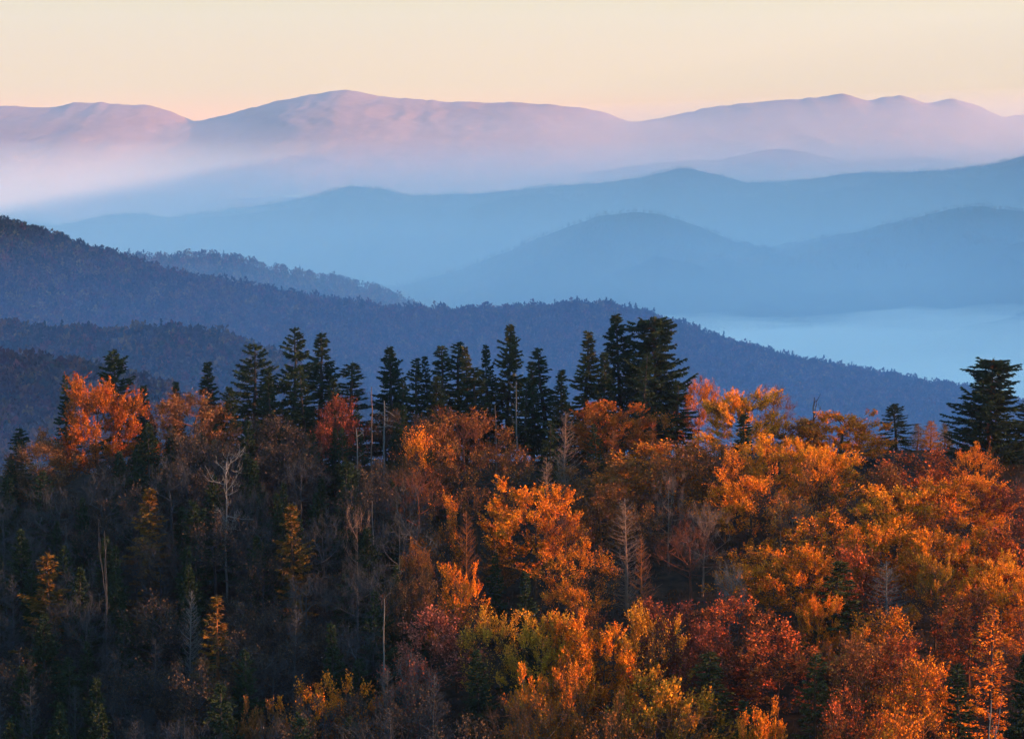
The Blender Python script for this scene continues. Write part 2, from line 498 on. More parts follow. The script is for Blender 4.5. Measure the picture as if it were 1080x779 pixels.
def grow_spruce(seed, R0=3.2, power=0.85, z0=0.12, per=6, step=0.42, gaps=0.12, droop=0.25, dense=1.0, flat=0.0, lean=0.0):
    r = np.random.default_rng(seed)
    w, f = Growth(seed), Growth(seed + 1)
    zs = np.linspace(0, H0, 14)
    off = np.cumsum(r.normal(0, 0.05, (14, 2)), 0); off -= off[0]
    tp = np.column_stack([off[:, 0] + lean * zs / H0, off[:, 1], zs])
    w.tube(tp, 0.20 * (1 - zs / H0) ** 0.8 + 0.018, 6)
    axis = lambda z: np.array([np.interp(z, zs, tp[:, 0]), np.interp(z, zs, tp[:, 1]), z])
    z = H0 * z0
    side = r.uniform(0, 6.28)
    az, wob = r.uniform(0, 6.28), r.uniform(0, 6.28, 3)
    while z < H0 - 0.12:
        t = z / H0
        if flat:
            prof = min(0.95, 0.40 + (1 - t) * 1.05) if t < 0.97 else 0.3
            prof *= 0.86 + 0.14 * math.sin(t * 17 + seed)
        else:
            prof = (1 - t) ** power
        prof *= 1 + 0.16 * math.sin(t * 23 + wob[0]) + 0.12 * math.sin(t * 41 + wob[1])
        z += step / per * r.uniform(0.4, 1.6) * (0.75 + 0.35 * (1 - t)) * 1.25
        az += 2.39996 + r.normal(0, 0.35)
        if r.random() < gaps: continue
        if True:
            ln = R0 * prof * r.uniform(0.5, 1.22) * (1 + 0.12 * math.cos(az - side)) + 0.16
            up = 0.55 * t ** 1.5 - droop * (1 - t) + r.normal(0, 0.1) if not flat else 0.1 + r.normal(0, 0.22)
            o = np.array([math.cos(az), math.sin(az), 0])
            p0 = axis(min(H0 - 0.1, z))
            p2 = p0 + o * ln + np.array([0, 0, ln * up])
            p1 = p0 + o * ln * 0.55 + np.array([0, 0, ln * (up * 0.45 - 0.16)])
            m = max(4, int(ln / 0.28))
            pts = bez(p0, p1, p2, m + 1)
            if ln > 0.8: w.tube(pts[:: max(1, m // 4)] if m > 6 else pts, np.linspace(0.035, 0.012, len(pts[:: max(1, m // 4)] if m > 6 else pts)), 3)
            # twigs clothed in needles, both sides, swept to the tip and hanging a little
            kn = int(max(9, ln * 25 * dense))
            s = r.uniform(0.12 if dense > 0.7 else 0.3, 1.0, kn) ** 0.8
            c = bez(p0, p1, p2, 24)[np.minimum(23, (s * 23).astype(int))]
            tan = (p2 - p0) / ln
            sd = np.cross(tan, [0, 0, 1.0]); sd /= np.linalg.norm(sd) + 1e-9
            sgn = np.where(r.random(kn) < 0.5, -1, 1)
            tl = np.minimum(0.75, 0.28 + 0.2 * ln * (1 - s)) * r.uniform(0.6, 1.25, kn)
            d = tan[None] * r.uniform(0.35, 0.9, kn)[:, None] + sd[None] * (sgn * r.uniform(0.3, 0.9, kn))[:, None] + np.array([0, 0, 1.0])[None] * r.normal(-0.38, 0.36, kn)[:, None]
            d /= np.linalg.norm(d, axis=1, keepdims=True)
            f.blades(c, c + d * tl[:, None], r.uniform(0.14, 0.28, kn))
            f.blades(c, c + (d * 0.6 + r.normal(0, 0.35, (kn, 3))) * tl[:, None] * 0.8, r.uniform(0.10, 0.22, kn))
            f.blades(pts[:-1], pts[1:] + tan * 0.12, 0.14)
    tip = axis(H0)
    f.blades(np.repeat(tip[None] - [0, 0, 0.6], 10, 0), tip[None] + r.normal(0, 0.14, (10, 3)) + [0, 0, 0.18], 0.07)
    return {'trunk': (w.mesh('trunk', M_BARK), 'bark'), 'foliage': (f.mesh('foliage', M_NEEDLE), 'leaf'), 'R': R0}

def grow_broadleaf(seed, rx=4.2, rz=5.2, zc=9.6, clumps=44, leaves=120, leaf=0.135, twigs=16, patch=0.0, upsweep=1.0, clump_r=0.95, stems=1, bare_low=0.0, limbs=7, spread=0.42):
    """Trunk and limbs reach for clumps of twigs scattered over an uneven crown; each clump carries leaves or stands bare."""
    r = np.random.default_rng(seed)
    w, tw, f = Growth(seed), Growth(seed + 1), Growth(seed + 2)
    # clump centres: an uneven shell, gaps left where noise is low
    C = []
    tries = 0
    ph = r.uniform(0, 6.28, 4)
    while len(C) < clumps and tries < 6000:
        tries += 1
        d = r.normal(size=3); d /= np.linalg.norm(d)
        if d[2] < -0.55: continue
        lump = 1 + 0.16 * math.sin(3 * math.atan2(d[1], d[0]) + ph[0]) + 0.14 * math.sin(4 * d[2] + ph[1]) + 0.12 * math.sin(5 * math.atan2(d[1], d[0]) + 3 * d[2] + ph[2])
        rad = r.uniform(0.35, 1.0) ** 0.5 * lump
        if math.sin(2.3 * d[0] * 2 + ph[3]) * math.sin(2.9 * d[1] * 2 + ph[1]) * math.sin(3 * d[2] + ph[0]) > 0.45: continue
        c = np.array([d[0] * rx * rad, d[1] * rx * rad, zc + d[2] * rz * rad])
        if c[2] > H0 - 0.5 or c[2] < 1.5: continue
        if any(np.linalg.norm(c - q) < clump_r * 0.95 for q in C): continue
        C.append(c)
    C = np.array(C)
    C[:, 2] += H0 - 0.9 - C[:, 2].max()
    node = []
    for s in range(stems):
        base = np.array([0, 0, 0.0]) if stems == 1 else np.append(r.normal(0, 0.35, 2), 0)
        topxy = r.normal(0, 0.25 + 0.5 * (stems > 1), 2) * (1 + 1.2 * (stems > 1))
        ztop = zc + rz * r.uniform(0.1, 0.5)
        zz = np.linspace(0, ztop, 9)
        wig = np.cumsum(r.normal(0, 0.07, (9, 2)), 0); wig -= wig[0]
        tp = np.column_stack([base[0] + topxy[0] * (zz / ztop) ** 1.3 + wig[:, 0], base[1] + topxy[1] * (zz / ztop) ** 1.3 + wig[:, 1], zz])
        w.tube(tp, 0.21 / stems ** 0.5 * (1 - 0.8 * zz / ztop) + 0.01, 6)
        node += [(p, 0.10) for p in tp[3:]]
    lim = Growth(seed + 5) if stems == 1 else w
    idx = r.permutation(len(C))[:limbs]
    for i in idx:
        c = C[i]
        cand = [(p, q) for p, q in node if p[2] < c[2] - 0.5 * np.linalg.norm(p[:2] - c[:2])] or [node[0]]
        p0 = min(cand, key=lambda a: np.linalg.norm(a[0] - c))[0]
        mid = p0 * 0.5 + c * 0.5 + np.array([0, 0, -0.12 * np.linalg.norm(c - p0)]) + r.normal(0, 0.25, 3)
        pts = bez(p0, mid, c, 7)
        lim.tube(pts, np.linspace(0.085, 0.025, 7), 4)
        node += [(p, 0.05) for p in pts[2:]]
    nodes = np.array([p for p, _ in node])
    for i in range(len(C)):
        if i in idx: continue
        c = C[i]
        dd = np.linalg.norm(nodes - c, axis=1) + 3 * np.maximum(0, nodes[:, 2] - c[2] + 0.2)
        p0 = nodes[np.argmin(dd)]
        mid = p0 * 0.5 + c * 0.5 + r.normal(0, 0.2, 3) + np.array([0, 0, -0.1])
        lim.tube(bez(p0, mid, c, 5), np.linspace(0.045, 0.014, 5), 3)
    ctr = np.array([0, 0, zc - 0.3 * rz])
    pn = r.uniform(0, 6.28, 3)
    for c in C:
        out = c - ctr; out /= np.linalg.norm(out) + 1e-9
        k = int(twigs * r.uniform(0.7, 1.3))
        d = out[None] * 0.8 + np.array([0, 0, upsweep])[None] * 0.8 + r.normal(0, spread, (k, 3))
        d /= np.linalg.norm(d, axis=1, keepdims=True)
        st = c[None] + r.normal(0, clump_r * 0.28, (k, 3)) - d * clump_r * 0.5
        ln = clump_r * r.uniform(0.9, 2.0, k)
        en = st + d * ln[:, None]
        tw.blades(np.repeat(c[None] - out * 0.4, k, 0), st + d * (ln * 0.4)[:, None], 0.03)
        tw.blades(st, en, 0.038)
        for q in range(3):
            s = r.uniform(0.25, 0.85, k)
            b0 = st + d * (ln * s)[:, None]
            dd = d + r.normal(0, 0.5, (k, 3)); dd /= np.linalg.norm(dd, axis=1, keepdims=True)
            tw.blades(b0, b0 + dd * (ln * 0.5)[:, None], 0.022)
        if leaves:
            dens = 1.0
            if patch:
                g = math.sin(c[0] * 0.9 + pn[0]) + math.sin(c[1] * 0.9 + pn[1]) + math.sin(c[2] * 0.8 + pn[2])
                dens = 1.0 if g > (patch - 0.5) * 3 else 0.10
            if c[2] < zc - rz * 0.5: dens *= 1 - bare_low
            m = int(leaves * 3.2 * dens * r.uniform(0.6, 1.3))
            if m:
                wi = r.integers(0, k, m); s = r.uniform(0.15, 1.08, m)
                pos = st[wi] + d[wi] * (ln[wi] * s)[:, None] + r.normal(0, clump_r * 0.075, (m, 3))
                sz = leaf * r.uniform(0.6, 1.35, m)
                f.leaves(pos, d[wi], sz * 1.25, sz * 0.85)
    res = {'trunk': (w.mesh('trunk', M_BARK), 'bark'), 'limb_frame': (lim.mesh('limb_frame', M_BARK) if lim is not w else None, 'bark'), 'twig_crown': (tw.mesh('twig_crown', M_BARK), 'twig'), 'R': rx * 1.05}
    if leaves: res['foliage'] = (f.mesh('foliage', M_LEAF), 'leaf')
    return res

def grow_bare_conifer(seed, R0=2.6, rise=0.75, per=5, step=0.34, power=0.7, needles=0, z0=0.08, twig=10, one_sided=0.0):
    """Straight pole with many fine branches swept upward; leafless or with a thin dusting of needles."""
    r = np.random.default_rng(seed)
    w, tw, f = Growth(seed), Growth(seed + 1), Growth(seed + 2)
    zs = np.linspace(0, H0, 12)
    off = np.cumsum(r.normal(0, 0.03, (12, 2)), 0); off -= off[0]
    tp = np.column_stack([off, zs])
    w.tube(tp, 0.15 * (1 - zs / H0) + 0.022, 6)
    z = H0 * z0
    while z < H0 - 0.3:
        t = z / H0
        for k in range(per):
            az = r.uniform(0, 6.28)
            ln = (R0 * (1 - t) ** power * r.uniform(0.45, 1.1) + 0.2)
            if one_sided and math.cos(az) < 0: ln *= 1 - one_sided
            o = np.array([math.cos(az), math.sin(az), 0])
            ax = np.array([np.interp(z, zs, tp[:, 0]), np.interp(z, zs, tp[:, 1]), z + r.uniform(-.15, .15)])
            up = rise * r.uniform(0.6, 1.3)
            p2 = ax + o * ln + np.array([0, 0, ln * up])
            pts = bez(ax, ax + o * ln * 0.6 + np.array([0, 0, ln * up * 0.25]), p2, 6)
            tw.tube(pts, np.linspace(0.028, 0.010, 6), 3)
            m = int(twig * ln / 1.5) + 2
            s = r.uniform(0.25, 1, m)
            b0 = bez(ax, ax + o * ln * 0.6 + np.array([0, 0, ln * up * 0.25]), p2, 20)[(s * 19).astype(int)]
            d = o[None] * 0.7 + np.array([0, 0, up + 0.1])[None] + r.normal(0, 0.5, (m, 3)); d /= np.linalg.norm(d, axis=1, keepdims=True)
            l2 = r.uniform(0.25, 0.7, m)
            tw.blades(b0, b0 + d * l2[:, None], 0.028)
            if needles:
                k2 = int(needles * ln)
                s = r.uniform(0.3, 1.05, k2)
                b0 = bez(ax, ax + o * ln * 0.6 + np.array([0, 0, ln * up * 0.25]), p2, 20)[np.minimum(19, (s * 19).astype(int))] + r.normal(0, 0.1, (k2, 3))
                f.leaves(b0, np.repeat((o + [0, 0, up])[None], k2, 0), r.uniform(0.16, 0.34, k2), r.uniform(0.09, 0.18, k2))
        z += step * r.uniform(0.7, 1.3)
    res = {'trunk': (w.mesh('trunk', M_BARK), 'bark'), 'twig_crown': (tw.mesh('twig_crown', M_BARK), 'twig'), 'R': R0 * 0.95}
    if needles: res['foliage'] = (f.mesh('foliage', M_LEAF), 'leaf')
    return res

def grow_snag(seed, arms=8, reach=2.6, z0=0.45, top=1.0, twig=3, fork=0, rad=0.2, rise=0.35, bend=0.3, right=0.0, broken=True):
    """Dead standing trunk with bare broken arms."""
    r = np.random.default_rng(seed)
    w, b = Growth(seed), Growth(seed + 1)
    if arms <= 5: b = w                        # a pole with a few stubs is one piece of wood
    zs = np.linspace(0, H0, 14)
    off = np.cumsum(r.normal(0, 0.06 * bend / 0.3, (14, 2)), 0); off -= off[0]
    tp = np.column_stack([off, zs])
    w.tube(tp, rad * (1 - 0.72 * zs / H0), 7)
    def arm(p0, az, ln, up, rr, lvl):
        o = np.array([math.cos(az), math.sin(az), 0])
        n = 7
        pts = [p0]; d = o + np.array([0, 0, up * 0.3])
        for k in range(n):
            d = d + r.normal(0, 0.22, 3) + np.array([0, 0, up * 0.22]); d = d / np.linalg.norm(d)
            pts.append(pts[-1] + d * ln / n)
        pts = np.array(pts)
        b.tube(pts, np.linspace(rr, rr * 0.3, n + 1), 4)
        if lvl:
            for q in range(twig):
                i = r.integers(2, n)
                arm(pts[i], az + r.normal(0, 0.9), ln * r.uniform(0.3, 0.6), up + r.normal(0.2, 0.3), rr * 0.5, lvl - 1)
    for k in range(arms):
        z = H0 * r.uniform(z0, 0.97)
        az = r.uniform(-1.2, 1.2) if r.random() < right else r.uniform(0, 6.28)
        p0 = np.array([np.interp(z, zs, tp[:, 0]), np.interp(z, zs, tp[:, 1]), z])
        arm(p0, az, reach * r.uniform(0.4, 1.0) * (1.15 - 0.5 * z / H0), rise, rad * 0.32, 2 if twig > 2 else 1)
    for k in range(fork):
        z = H0 * (0.55 + 0.1 * k)
        p0 = np.array([np.interp(z, zs, tp[:, 0]), np.interp(z, zs, tp[:, 1]), z])
        arm(p0, (0.3, 2.9, 1.2)[k % 3], H0 * 0.32, 2.2, rad * 0.6, 1)
    res = {'trunk': (w.mesh('trunk', M_BARK), 'bark'), 'R': reach}
    if b.v and b is not w: res['limb_frame'] = (b.mesh('limb_frame', M_BARK), 'bark')
    return res

PROTO = {
    # spruces
    'spruce': [grow_spruce(101, 3.1, 0.85, per=7), grow_spruce(107, 3.3, 0.75, gaps=0.2), grow_spruce(113, 2.9, 0.95, gaps=0.08), grow_spruce(131, 3.2, 0.8, gaps=0.25, step=0.5), grow_spruce(137, 3.5, 0.65, gaps=0.3, droop=0.35), grow_spruce(139, 2.7, 1.05, gaps=0.12, z0=0.05, per=7), grow_spruce(149, 3.3, 0.7, gaps=0.4, step=0.46, droop=0.1, lean=0.5)],
    'ragged': [grow_spruce(201, 3.6, 0.62, gaps=0.25, step=0.5, droop=0.12, per=7), grow_spruce(207, 3.8, 0.55, gaps=0.3, step=0.52, droop=0.05, per=7)],
    'spire': [grow_spruce(301, 1.7, 0.8, step=0.36), grow_spruce(307, 1.5, 0.7, gaps=0.2), grow_spruce(313, 1.9, 0.9), grow_spruce(317, 1.6, 0.6, gaps=0.3, lean=0.3), grow_spruce(331, 2.0, 1.0, gaps=0.15, droop=0.4)],
    'flat_top': [grow_spruce(401, 3.4, flat=1, gaps=0.16, step=0.36, per=11), grow_spruce(409, 3.2, flat=1, gaps=0.14, step=0.34, per=11, lean=0.3)],
    'thin_spruce': [grow_spruce(501, 2.2, 0.75, gaps=0.22, step=0.46, dense=0.75, droop=0.3), grow_spruce(509, 2.5, 0.7, gaps=0.28, step=0.5, dense=0.8, droop=0.15), grow_spruce(517, 2.3, 0.8, gaps=0.2, step=0.46, dense=0.7, droop=0.35)],
    # leafy autumn crowns
    'leafy': [grow_broadleaf(601, 4.0, 6.5, 8.0, 66, 130), grow_broadleaf(607, 4.4, 5.9, 8.3, 68, 120), grow_broadleaf(613, 3.7, 6.9, 7.6, 62, 135), grow_broadleaf(619, 4.2, 6.3, 8.0, 60, 125, patch=0.42), grow_broadleaf(631, 4.6, 6.5, 7.8, 73, 120, upsweep=0.7)],
    'patchy': [grow_broadleaf(701, 4.1, 6.5, 7.9, 66, 70, twigs=20, patch=0.5), grow_broadleaf(707, 4.3, 6.2, 8.0, 66, 60, twigs=22, patch=0.55), grow_broadleaf(713, 3.9, 6.7, 7.8, 62, 50, twigs=22, patch=0.45, upsweep=1.3)],
    'thin': [grow_broadleaf(801, 4.1, 6.5, 8.0, 68, 26, leaf=0.2, twigs=26, upsweep=0.78, spread=0.68), grow_broadleaf(807, 4.4, 6.1, 8.2, 70, 20, leaf=0.2, twigs=26, upsweep=0.66, spread=0.68), grow_broadleaf(811, 3.8, 6.9, 7.8, 66, 30, leaf=0.21, twigs=24, upsweep=0.90, spread=0.68)],
    'bare': [grow_broadleaf(901, 4.0, 6.5, 8.0, 68, 0, twigs=15, upsweep=0.84, spread=0.68), grow_broadleaf(907, 4.3, 6.2, 8.2, 70, 0, twigs=15, upsweep=0.60, spread=0.68), grow_broadleaf(911, 3.6, 6.9, 7.7, 62, 0, twigs=15, upsweep=1.08, spread=0.68), grow_broadleaf(919, 4.2, 6.6, 7.8, 52, 0, twigs=13, upsweep=0.72, spread=0.68, limbs=9)],
    'tall_bare': [grow_broadleaf(951, 2.7, 3.9, 10.8, 34, 0, twigs=12, upsweep=0.9, spread=0.6, limbs=8), grow_broadleaf(953, 3.2, 4.3, 10.4, 38, 0, twigs=12, upsweep=0.8, spread=0.65, limbs=9), grow_broadleaf(957, 2.4, 4.6, 10.2, 32, 0, twigs=12, upsweep=1.1, spread=0.55, limbs=8)],
    'tall_thin': [grow_broadleaf(961, 2.9, 4.2, 10.6, 38, 14, leaf=0.17, twigs=14, upsweep=0.8, spread=0.6), grow_broadleaf(967, 2.6, 4.6, 10.2, 36, 10, leaf=0.17, twigs=14, upsweep=0.9, spread=0.6)],
    'bush': [grow_broadleaf(1001, 6.6, 7.5, 6.2, 92, 60, leaf=0.25, twigs=16, stems=4, clump_r=1.25), grow_broadleaf(1007, 7.2, 7.1, 6.6, 100, 50, leaf=0.25, twigs=18, stems=5, clump_r=1.25, patch=0.3)],
    'twig_bush': [grow_broadleaf(1101, 6.6, 7.5, 6.2, 96, 6, leaf=0.2, twigs=28, stems=4, clump_r=1.25, upsweep=0.7, spread=0.68), grow_broadleaf(1107, 7.0, 7.3, 6.4, 96, 0, twigs=28, stems=5, clump_r=1.25, upsweep=0.8, spread=0.68)],
    # leafless poles
    'bare_conifer': [grow_bare_conifer(1201), grow_bare_conifer(1207, 3.0, 0.6), grow_bare_conifer(1213, 2.4, 0.9, one_sided=0.6)],
    'dusted_conifer': [grow_bare_conifer(1301, 2.6, 0.55, needles=16), grow_bare_conifer(1307, 2.4, 0.7, needles=12), grow_bare_conifer(1313, 3.4, 0.25, needles=12, one_sided=0.5)],
    # dead wood
    'snag': [grow_snag(1401, 5, 2.8, twig=3), grow_snag(1407, 3, 1.4, twig=1, rad=0.17), grow_snag(1413, 5, 2.0, fork=2, twig=2), grow_snag(1419, 20, 5.0, z0=0.5, twig=4, rad=0.17, rise=0.5, right=0.65), grow_snag(1423, 10, 2.6, z0=0.72, twig=2, rise=-0.35, right=0.5), grow_snag(1429, 1, 0.5, twig=0, rad=0.22)],
}
# ------------------------------------------------------------------ the near hillside
def ground_z(x, y):
    x, y = np.asarray(x, float), np.asarray(y, float)
    yc = 290 - 0.14 * x
    zc = -40.0 + 0.045 * x - 0.30 * np.maximum(0, x - 66) - 0.10 * np.maximum(0, -x - 75)
    t = yc - y
    fr = np.where(t > 0, -0.245 * t * t / (np.abs(t) + 14), -0.42 * t * t / (np.abs(t) + 14))
    bowl = -0.13 * np.maximum(0, -x - 2) * np.clip(t / 70, 0, 1)
    z = zc + fr + bowl + 0.9 * fbm(x / 14 + 3, y / 14 + 8, 3)
    near = -1.75 - 0.72 * np.maximum(0, y - 2.5) - 0.25 * np.maximum(0, -y - 10) - 0.3 * np.maximum(0, np.abs(x) - 12)
    return np.maximum(z, near)

gx = np.linspace(-300, 300, 241); gy = np.linspace(-60, 760, 321)
GX, GY = np.meshgrid(gx, gy, indexing='ij')
GZ = ground_z(GX, GY)
i = np.arange(len(gx) - 1)[:, None] * len(gy) + np.arange(len(gy) - 1)[None, :]
gf = np.stack([i, i + len(gy), i + len(gy) + 1, i + 1], -1).reshape(-1, 4)
mat_ground = noise_mat('leaf_litter', (0.009, 0.006, 0.004), (0.034, 0.019, 0.010), 0.9, bump=0.15)
hs_o = link('hillside', mesh_from('hillside', np.stack([GX, GY, GZ], -1).reshape(-1, 3), [gf], [mat_ground], smooth=True))
hs_o['kind'] = 'structure'

def gz(x, y): return float(ground_z(np.array([x]), np.array([y]))[0])
def project(x, y, z):
    c, s = math.cos(PITCH), math.sin(PITCH)
    d = y * c - z * s
    v = y * s + z * c
    return HALF_W + F_PX * x / d, HALF_H - F_PX * v / d

# ------------------------------------------------------------------ planting
BARK = {'shade': (0.036, 0.031, 0.030), 'shadegrey': (0.046, 0.043, 0.043), 'dark': (0.045, 0.036, 0.03), 'grey': (0.10, 0.088, 0.08), 'pale': (0.12, 0.108, 0.10), 'red': (0.12, 0.040, 0.022), 'brown': (0.075, 0.040, 0.022), 'rust': (0.18, 0.062, 0.022), 'tan': (0.17, 0.10, 0.07)}  # shade and shadegrey: bark darkened so the hollow's shade is in the colour
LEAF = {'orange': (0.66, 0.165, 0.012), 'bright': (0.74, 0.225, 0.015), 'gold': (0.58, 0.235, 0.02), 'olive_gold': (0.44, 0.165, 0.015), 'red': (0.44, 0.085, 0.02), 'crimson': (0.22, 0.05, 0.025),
        'rust': (0.22, 0.078, 0.02), 'brown': (0.17, 0.075, 0.03), 'olive': (0.14, 0.10, 0.025), 'needle': (0.026, 0.036, 0.016), 'needle_olive': (0.055, 0.050, 0.016), 'needle_sunlit': (0.13, 0.062, 0.014), 'pink': (0.36, 0.10, 0.06), 'dim': (0.07, 0.042, 0.024), 'maple': (0.34, 0.082, 0.012)}  # gold needles have sunlight put into their colour; dim leaves have shade put in
NAME = {'spruce': 'spruce_tree', 'ragged': 'spruce_tree', 'spire': 'spruce_tree', 'flat_top': 'hemlock_tree', 'thin_spruce': 'spruce_tree', 'leafy': 'autumn_tree', 'patchy': 'autumn_tree', 'thin': 'autumn_tree',
        'bare': 'bare_tree', 'tall_bare': 'bare_tree', 'tall_thin': 'autumn_tree', 'bush': 'shrub', 'twig_bush': 'shrub', 'bare_conifer': 'larch_tree', 'dusted_conifer': 'larch_tree', 'snag': 'dead_tree'}
CAT = {'spruce_tree': 'spruce', 'hemlock_tree': 'hemlock', 'autumn_tree': 'autumn tree', 'bare_tree': 'bare tree', 'shrub': 'shrub', 'larch_tree': 'larch', 'dead_tree': 'dead tree'}
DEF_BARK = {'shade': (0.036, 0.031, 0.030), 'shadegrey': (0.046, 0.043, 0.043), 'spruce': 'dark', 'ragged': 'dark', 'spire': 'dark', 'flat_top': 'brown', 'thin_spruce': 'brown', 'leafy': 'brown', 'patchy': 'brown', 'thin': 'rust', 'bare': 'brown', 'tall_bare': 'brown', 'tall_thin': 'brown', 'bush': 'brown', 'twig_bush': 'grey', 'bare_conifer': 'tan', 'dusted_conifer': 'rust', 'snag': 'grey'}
WIDEN = {'thin_spruce': 1.55, 'spruce': 1.35, 'ragged': 1.2, 'spire': 1.45, 'flat_top': 1.12, 'leafy': 1.16, 'patchy': 1.12, 'thin': 1.15, 'bare': 1.1}
PLANTED = []
prng = random.Random(5)

def plant(kind, variant, x, y, h, width, leaf, bark, label, group=None, rot=None):
    p = PROTO[kind][variant % len(PROTO[kind])]
    root = bpy.data.objects.new(NAME[kind], None)
    COL.objects.link(root)
    root.empty_display_size = 0.5
    sz = h / H0
    width = width * WIDEN.get(kind, 1.0)
    sx = (width / 2) / p['R'] if width else sz
    root.location = (x, y, gz(x, y) - 0.25)
    root.rotation_euler = (prng.gauss(0, 0.02), prng.gauss(0, 0.02), prng.uniform(0, 6.28) if rot is None else rot)
    root.scale = (sx, sx, sz)
    tag(root, label, CAT[NAME[kind]], group)
    for part, val in p.items():
        if part == 'R' or val[0] is None: continue
        me, role = val
        o = link(part, me, root)
        o.color = (*(LEAF[leaf] if role == 'leaf' else BARK[bark]), 1)
    PLANTED.append((root, x, y, h, width or 2 * sx * p['R']))
    return root

def solve_depth(px, py, h, lo=165, hi=296):
    """Where on the slope a tree h tall shows its top at this pixel."""
    rx, rz = ray(px, py)
    best = None
    for d in np.arange(lo, hi, 0.5):
        e = abs(gz(rx * d, d) - 0.25 + h - rz * d)
        if best is None or e < best[0]: best = (e, d)
    return best[1], best[0]

def place(kind, variant, px, py, wpx, depth=None, h=None, leaf='needle', bark=None, label='', group=None, rot=None):
    rx, rz = ray(px, py)
    if depth is None:
        depth, err = solve_depth(px, py, h)
        if err > 0.6: h += rz * depth - (gz(rx * depth, depth) - 0.25 + h)
    else:
        h = rz * depth - gz(rx * depth, depth) + 0.25
    if h < 2.0 or h > 27: print('HEIGHT', round(h, 1), kind, px, py, depth)
    return plant(kind, variant, rx * depth, depth, h, wpx * depth / F_PX, leaf, bark or DEF_BARK[kind], label, group, rot)

S, O = 'spruce', 'orange'
